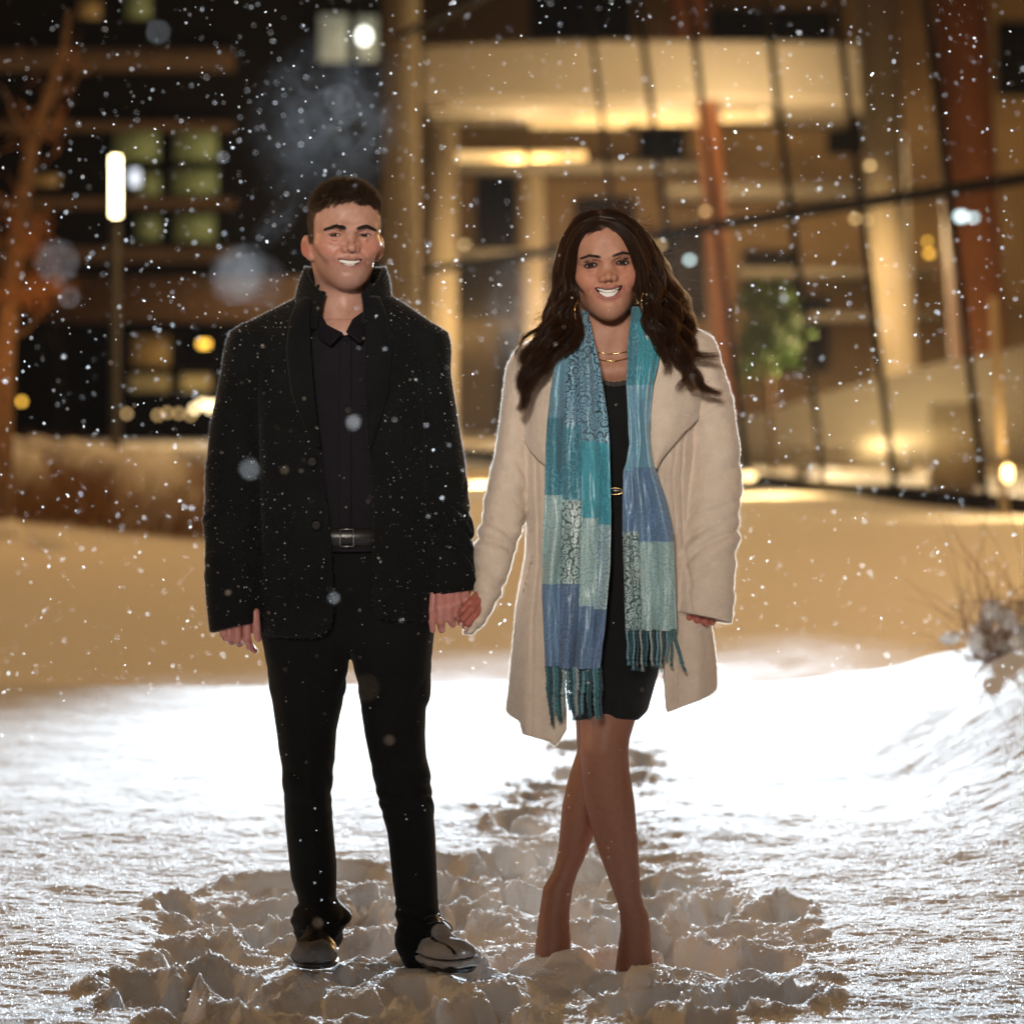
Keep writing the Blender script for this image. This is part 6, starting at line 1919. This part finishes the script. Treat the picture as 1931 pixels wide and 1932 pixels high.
mb.add(Vq, np.arange(4 * n).reshape(-1, 4)); mb.build('foliage', m_leaf, pl_, smooth=False)
# small fittings seen through the glass
for (px, py, Y, r, m, lab) in ((1640, 312, 56, .055, m_lampw, 'small warm downlight beside the thick cream column'), (1632, 415, 56, .055, m_lampw, 'pair of small warm downlights under the floor slab by the cream column'), (1440, 210, 60, .05, m_lampw, 'small warm downlight right of the gallery strips'),
                             (876, 461, 66, .06, m_lampw, 'small warm lamp left of the woman at head height'), (1752, 478, 52, .06, m_amber, 'orange lamp between cream and terracotta columns'), (1748, 455, 52, .045, m_amber, 'dimmer orange lamp above the other between cream and terracotta columns'),
                             (1812, 408, 50, .09, m_cool, 'cool white lamp in front of the terracotta column'), (1300, 490, 60, .06, m_cool, 'cool white lamp glowing right of the woman\'s hair'), (1835, 410, 50, .05, m_cool, 'small cool lamp just right of the bright cool lamp'),
                             (1245, 462, 62, .05, m_lampw, 'small warm lamp just right of the woman\'s crown'), (1790, 330, 54, .05, m_lampw, 'small warm downlight high by the terracotta column'), (1330, 398, 62, .05, m_lampw, 'warm lamp under the transom right of the woman'), (1612, 412, 56, .05, m_lampw, 'left one of the warm downlights under the slab by the cream column')):
    bulb('downlight', px, py, Y, r, r * .7, m, lab, 'lamp')
# ground uplights and the low wall in front of the hall
tag(part('low_wall', m_conc, None, (800, 890, 1422, 913), Y=41, dep=.5), 'low pale wall glowing behind the couple at the foot of the hall', 'wall')
bulb('ground_light', 1410, 898, 35.5, .10, .05, m_lampw, 'bright ground light at the end of the low wall right of the woman', 'ground light')
bulb('ground_light', 1899, 893, 27.5, .05, .09, m_lampw, 'bright ground light at the foot of the pale pole by the right edge', 'ground light')
Yp = 28.0
MB().tube([(wx(1894, Yp), Yp, 0), (wx(1872, Yp), Yp, wz(560, Yp))], .045, 12).build('pole', m_conc); tag(bpy.data.objects['pole.001'], 'slim pale pole lit from its foot at the right edge', 'pole')
lamp('ground_light_glow', 'POINT', (wx(1905, 27.3), 27.3, wz(885, 27.3)), 45, (1.0, .66, .28), shadow_soft_size=0.0)
lamp('low_wall_glow', 'POINT', (wx(905, 39.5), 39.3, wz(868, 39.5)), 120, (1.0, .70, .30), shadow_soft_size=0.0)
lamp('low_wall_glow', 'POINT', (wx(1440, 35), 34.6, wz(865, 35)), 150, (1.0, .66, .26), shadow_soft_size=0.0)
# light of the hall
for (px, py, Y, e) in ((1000, 340, 77, 900), (1250, 330, 76, 1000), (1420, 330, 70, 1800), (1560, 470, 58, 1300), (1690, 380, 54, 700), (1560, 700, 46, 520), (1750, 250, 62, 1800), (1900, 500, 46, 900), (900, 500, 70, 1300), (1100, 620, 72, 900), (830, 700, 69, 500), (1250, 60, 66, 900), (1480, 520, 42, 260)):
    lamp('hall_light_glow', 'POINT', (wx(px, Y), Y, wz(py, Y)), e * .50, (1.0, .73, .40), shadow_soft_size=0.0)

# ------------------------------------------------------------------ falling snow
def flake_mesh(seed):
    """clump of thin irregular ice plates"""
    rng = np.random.default_rng(seed)
    mb = MB()
    for i in range(4):
        a = np.arange(6) * np.pi / 3 + rng.uniform(0, 1); r = rng.uniform(.55, 1.0, 6)
        v = np.concatenate([[[0, 0, .08]], np.stack([r * np.cos(a), r * np.sin(a), rng.normal(0, .08, 6)], 1)])
        A = np.linalg.qr(rng.normal(size=(3, 3)))[0]
        mb.add(v @ A + rng.normal(0, .28, 3), None, [[0, k + 1, (k + 1) % 6 + 1] for k in range(6)])
    return mesh_np('snowflake', np.concatenate(mb.V), None, np.concatenate(mb.T), False)


rng = np.random.default_rng(77)
FL = [flake_mesh(i) for i in range(4)]
for f in FL: f.materials.append(m_fleck)
rows = []
# big soft flakes close to the lens: photo place, distance from the camera, radius
for px, py, d, r in ((455, 515, 2.15, .0058), (492, 528, 2.0, .004), (106, 492, 2.35, .0036), (690, 1296, 3.2, .0036), (666, 797, 4.6, .0042), (1300, 470, 3.0, .002),
                   (470, 884, 3.8, .0032), (537, 885, 5.6, .0036), (630, 1128, 4.9, .0030), (735, 1395, 5.2, .004), (600, 1740, 5.2, .0036), (1850, 1650, 4.6, .0040),
                   (1700, 505, 3.1, .0030), (1478, 560, 5.2, .0034), (1665, 610, 3.9, .0030), (1465, 750, 4.4, .0030), (1205, 1080, 4.6, .0030), (300, 60, 3.4, .0026), (640, 185, 3.0, .0026), (420, 296, 4.6, .0030), (130, 560, 3.6, .0026), (985, 1465, 4.4, .0040), (350, 1400, 4.8, .003)):
    y = d - CAM_D
    rows.append((wx(px, y), y, wz(py, y), r))
n = 4600
for i in range(n):
    k = rng.uniform()
    y = rng.uniform(.4, 6.2) if k < .85 else rng.uniform(-2.4, .4)
    px, py = rng.uniform(-30, 1960), rng.uniform(-20, 1931) if rng.uniform() < .30 else rng.uniform(-20, 1320)
    z = wz(py, y)
    if z < .12: continue
    if -.25 < y < .22 and 370 < px < 1410: continue
    rows.append((wx(px, y), y, z, (.0010 + .0023 * rng.uniform() ** 2.4) * (1.35 if rng.uniform() < .16 else 1.0) * (.75 if y < .4 else 1)))
for i in range(260):          # flakes drifting just in front of the two
    y = rng.uniform(-1.6, -.3); px, py = rng.uniform(330, 1450), rng.uniform(330, 1800)
    rows.append((wx(px, y), y, wz(py, y), rng.uniform(.0009, .0019)))
rows = np.array(rows)
app = rows[:, 3] / (rows[:, 1] + CAM_D)
order = np.argsort(-app)
for i in order[:300]:
    x, y, z, r = rows[i]
    o = bpy.data.objects.new('snowflake', FL[i % 4]); COL.objects.link(o)
    o.location = (x, y, z); o.scale = (r, r, r); o.rotation_euler = tuple(rng.uniform(0, 6.28, 3))
    tag(o, 'white snowflake falling through the night air', 'snowflake', 'snowflakes falling through the air')
mb = MB()
fv = [np.array([v.co[:] for v in f.vertices], F32) for f in FL]; ft = [np.array([p.vertices[:] for p in f.polygons]) for f in FL]
for i in order[300:]:
    x, y, z, r = rows[i]; k = i % 4
    A = np.linalg.qr(rng.normal(size=(3, 3)))[0]
    mb.add((fv[k] * r) @ A + (x, y, z), None, ft[k])
o = mb.build('falling_snow', m_fleck, None, smooth=False, kind='stuff'); tag(o, 'fine snow falling all through the air', 'falling snow')

# ------------------------------------------------------------------ dead weed clump on the right bank
YS = 5.0
bx_, by_ = wx(1890, YS), YS
wd_ = empty('dry_shrub', (bx_, by_, ground_z(bx_, by_)), 'dead weed clump with snow caught in it on the snowbank at right', 'shrub')
mb = MB(); rng = np.random.default_rng(12)
gz0 = ground_z(bx_, by_)
for i in range(150):
    ex, ey = (rng.normal(1885, 75), rng.uniform(1090, 1270)) if i < 120 else (rng.normal(1850, 60), rng.uniform(960, 1120))
    if i in (120, 121, 122): ex, ey = (1862, 1866, 1858)[i - 120], (868, 940, 1010)[i - 120]
    y1 = YS + rng.normal(0, .12)
    x0 = bx_ + rng.normal(0, .07); y0 = by_ + rng.normal(0, .07)
    q = np.linspace(0, 1, 9)[:, None]
    p0 = np.array([x0, y0, gz0 - .03]); p1 = np.array([wx(ex, y1), y1, wz(ey, y1)])
    side = rng.normal(0, .035, 3) * (1, 1, .4)
    P_ = p0 + (p1 - p0) * q + side * np.sin(q * np.pi) + np.array([0, 0, .06]) * (q * (1 - q)) * 2
    mb.tube(P_, np.linspace(.0022, .0007, 9), 5, caps=False)
for i in range(26):
    a = rng.uniform(0, 6.28); L_ = rng.uniform(.1, .32); q = np.linspace(0, 1, 9)[:, None]
    P_ = np.array([bx_, by_, gz0 + .1]) + q * np.array([math.cos(a) * L_, math.sin(a) * L_ * .5, .06]) + np.sin(q * np.pi) * np.array([0, 0, .10]) - q ** 2 * np.array([0, 0, .14])
    mb.tube(P_, np.linspace(.0018, .0006, 9), 5, caps=False)
st = mb.build('stems', simple('dead_stem', (.20, .11, .055), .85, noise=(30, .3)), wd_)
S = SDF((bx_ - .3, by_ - .25, gz0 - .1), (bx_ + .35, by_ + .3, gz0 + .4), .008)
for i in range(24):
    S.ell((bx_ + rng.normal(.02, .085), by_ + rng.normal(0, .06), gz0 + abs(rng.normal(.06, .06))), tuple(rng.uniform(.018, .045, 3)), .02)
X, Y, Z = S.full(); S.D = S.D + .012 * fbm(X * 30, Y * 30, Z * 30, 3)
V, Q = S.mesh(); MB().add(V, Q).build('snow_clump', simple('caught_snow', (.62, .60, .57), .95, noise=(40, .25)), wd_)
# two snow lumps on the far snow at left
mb = MB()
for (px, py, Y, r, lab) in ((87, 1028, 21.5, .11, 'small snow lump casting a dark spot on the far snow at left'), (2, 1020, 22.0, .11, 'small snow lump cut by the left edge on the far snow')):
    z0 = ground_z(wx(px, Y), Y)
    S = SDF((wx(px, Y) - .3, Y - .3, z0 - .2), (wx(px, Y) + .3, Y + .3, z0 + .4), .012)
    S.ell((wx(px, Y), Y, z0 + .05), (r * 1.5, r * 1.2, r), .02); S.ell((wx(px, Y) + .09, Y + .02, z0 + .03), (r, r, r * .7), .03)
    X, Y_, Z = S.full(); S.D = S.D + .015 * fbm(X * 14, Y_ * 14, Z * 14, 3)
    V, Q = S.mesh(); tag(MB().add(V, Q).build('snow_lump', m_snow), lab, 'snow lump')
# breath hanging in the cold air, lit by the flash
m_mist = bpy.data.materials.new('breath_mist'); m_mist.use_nodes = True
N, L = m_mist.node_tree.nodes, m_mist.node_tree.links
N.remove(N['Principled BSDF']); out = [n for n in N if n.type == 'OUTPUT_MATERIAL'][0]
tc = N.new('ShaderNodeTexCoord'); ln = N.new('ShaderNodeVectorMath'); ln.operation = 'LENGTH'; L.new(tc.outputs['Object'], ln.inputs[0])
mr = N.new('ShaderNodeMapRange'); mr.inputs[1].default_value = 0.15; mr.inputs[2].default_value = 1.0; mr.inputs[3].default_value = 1; mr.inputs[4].default_value = 0
L.new(ln.outputs['Value'], mr.inputs[0])
ns = N.new('ShaderNodeTexNoise'); ns.inputs['Scale'].default_value = 2.8; ns.inputs['Detail'].default_value = 4; ns.inputs['Distortion'].default_value = 1.6
L.new(tc.outputs['Object'], ns.inputs['Vector'])
m2 = N.new('ShaderNodeMapRange'); m2.inputs[1].default_value = .42; m2.inputs[2].default_value = .72; L.new(ns.outputs['Fac'], m2.inputs[0])
mu = N.new('ShaderNodeMath'); mu.operation = 'MULTIPLY'; L.new(mr.outputs[0], mu.inputs[0]); L.new(m2.outputs[0], mu.inputs[1])
m3 = N.new('ShaderNodeMath'); m3.operation = 'MULTIPLY'; m3.inputs[1].default_value = 0.20; L.new(mu.outputs[0], m3.inputs[0])
pv = N.new('ShaderNodeVolumeScatter'); pv.inputs['Color'].default_value = (.95, .96, 1, 1); pv.inputs['Anisotropy'].default_value = .55
L.new(m3.outputs[0], pv.inputs['Density']); L.new(pv.outputs[0], out.inputs['Volume'])
th = np.linspace(0, np.pi, 13); ph = np.arange(24) * 2 * np.pi / 24
G = np.stack([np.sin(th)[:, None] * np.cos(ph), np.sin(th)[:, None] * np.sin(ph), np.cos(th)[:, None] + 0 * ph], -1)
for (px, py, Y, sx, sy, sz, ry, lab) in ((618, 225, 1.0, .22, .18, .27, .45, 'faint breath cloud above the man\'s head'), (522, 420, .5, .045, .07, .11, .75, 'thin wisp of breath left of the man\'s temple'), (985, 600, 1.2, .12, .14, .20, .0, 'pale breath cloud between the two faces')):
    o = MB().add(G.reshape(-1, 3), sheet(G, True)[:, ::-1]).build('breath_mist', m_mist); o.location = (wx(px, Y), Y, wz(py, Y)); o.scale = (sx, sy, sz); o.rotation_euler = (0, ry, 0)
    o['kind'] = 'stuff'; tag(o, lab, 'mist')
m_drift = m_mist.copy(); m_drift.name = 'blown_snow'
for nd in m_drift.node_tree.nodes:
    if nd.type == 'MATH' and abs(nd.inputs[1].default_value - 0.20) < 1e-4: nd.inputs[1].default_value = 0.35
    if nd.type == 'TEX_NOISE': nd.inputs['Scale'].default_value = 1.6
for (x, y, z, sx, sy, sz, lab) in ((.15, 7.3, .03, 1.5, .6, .17, 'low veil of blown snow glowing on the brow behind the couple'), (1.25, 7.2, .08, .8, .5, .20, 'veil of blown snow curling off the brow right of the woman'), (-1.5, 7.3, .0, .9, .45, .09, 'thin veil of blown snow on the brow at left')):
    o = MB().add(G.reshape(-1, 3), sheet(G, True)[:, ::-1]).build('blown_snow', m_drift); o.location = (x, y, z); o.scale = (sx, sy, sz)
    o['kind'] = 'stuff'; tag(o, lab, 'blown snow')

# ------------------------------------------------------------------ snowy air that glows round the flash
m_haze = bpy.data.materials.new('snowy_air'); m_haze.use_nodes = True
N, L = m_haze.node_tree.nodes, m_haze.node_tree.links
N.remove(N['Principled BSDF'])
pv = N.new('ShaderNodeVolumePrincipled'); pv.inputs['Color'].default_value = (.95, .97, 1, 1)
pv.inputs['Density'].default_value = 0.00006; pv.inputs['Anisotropy'].default_value = 0.45
L.new(pv.outputs[0], [n for n in N if n.type == 'OUTPUT_MATERIAL'][0].inputs['Volume'])
MB().box((0, 40, 20), (150, 130, 44)).build('haze', m_haze, None, smooth=False, kind='stuff')
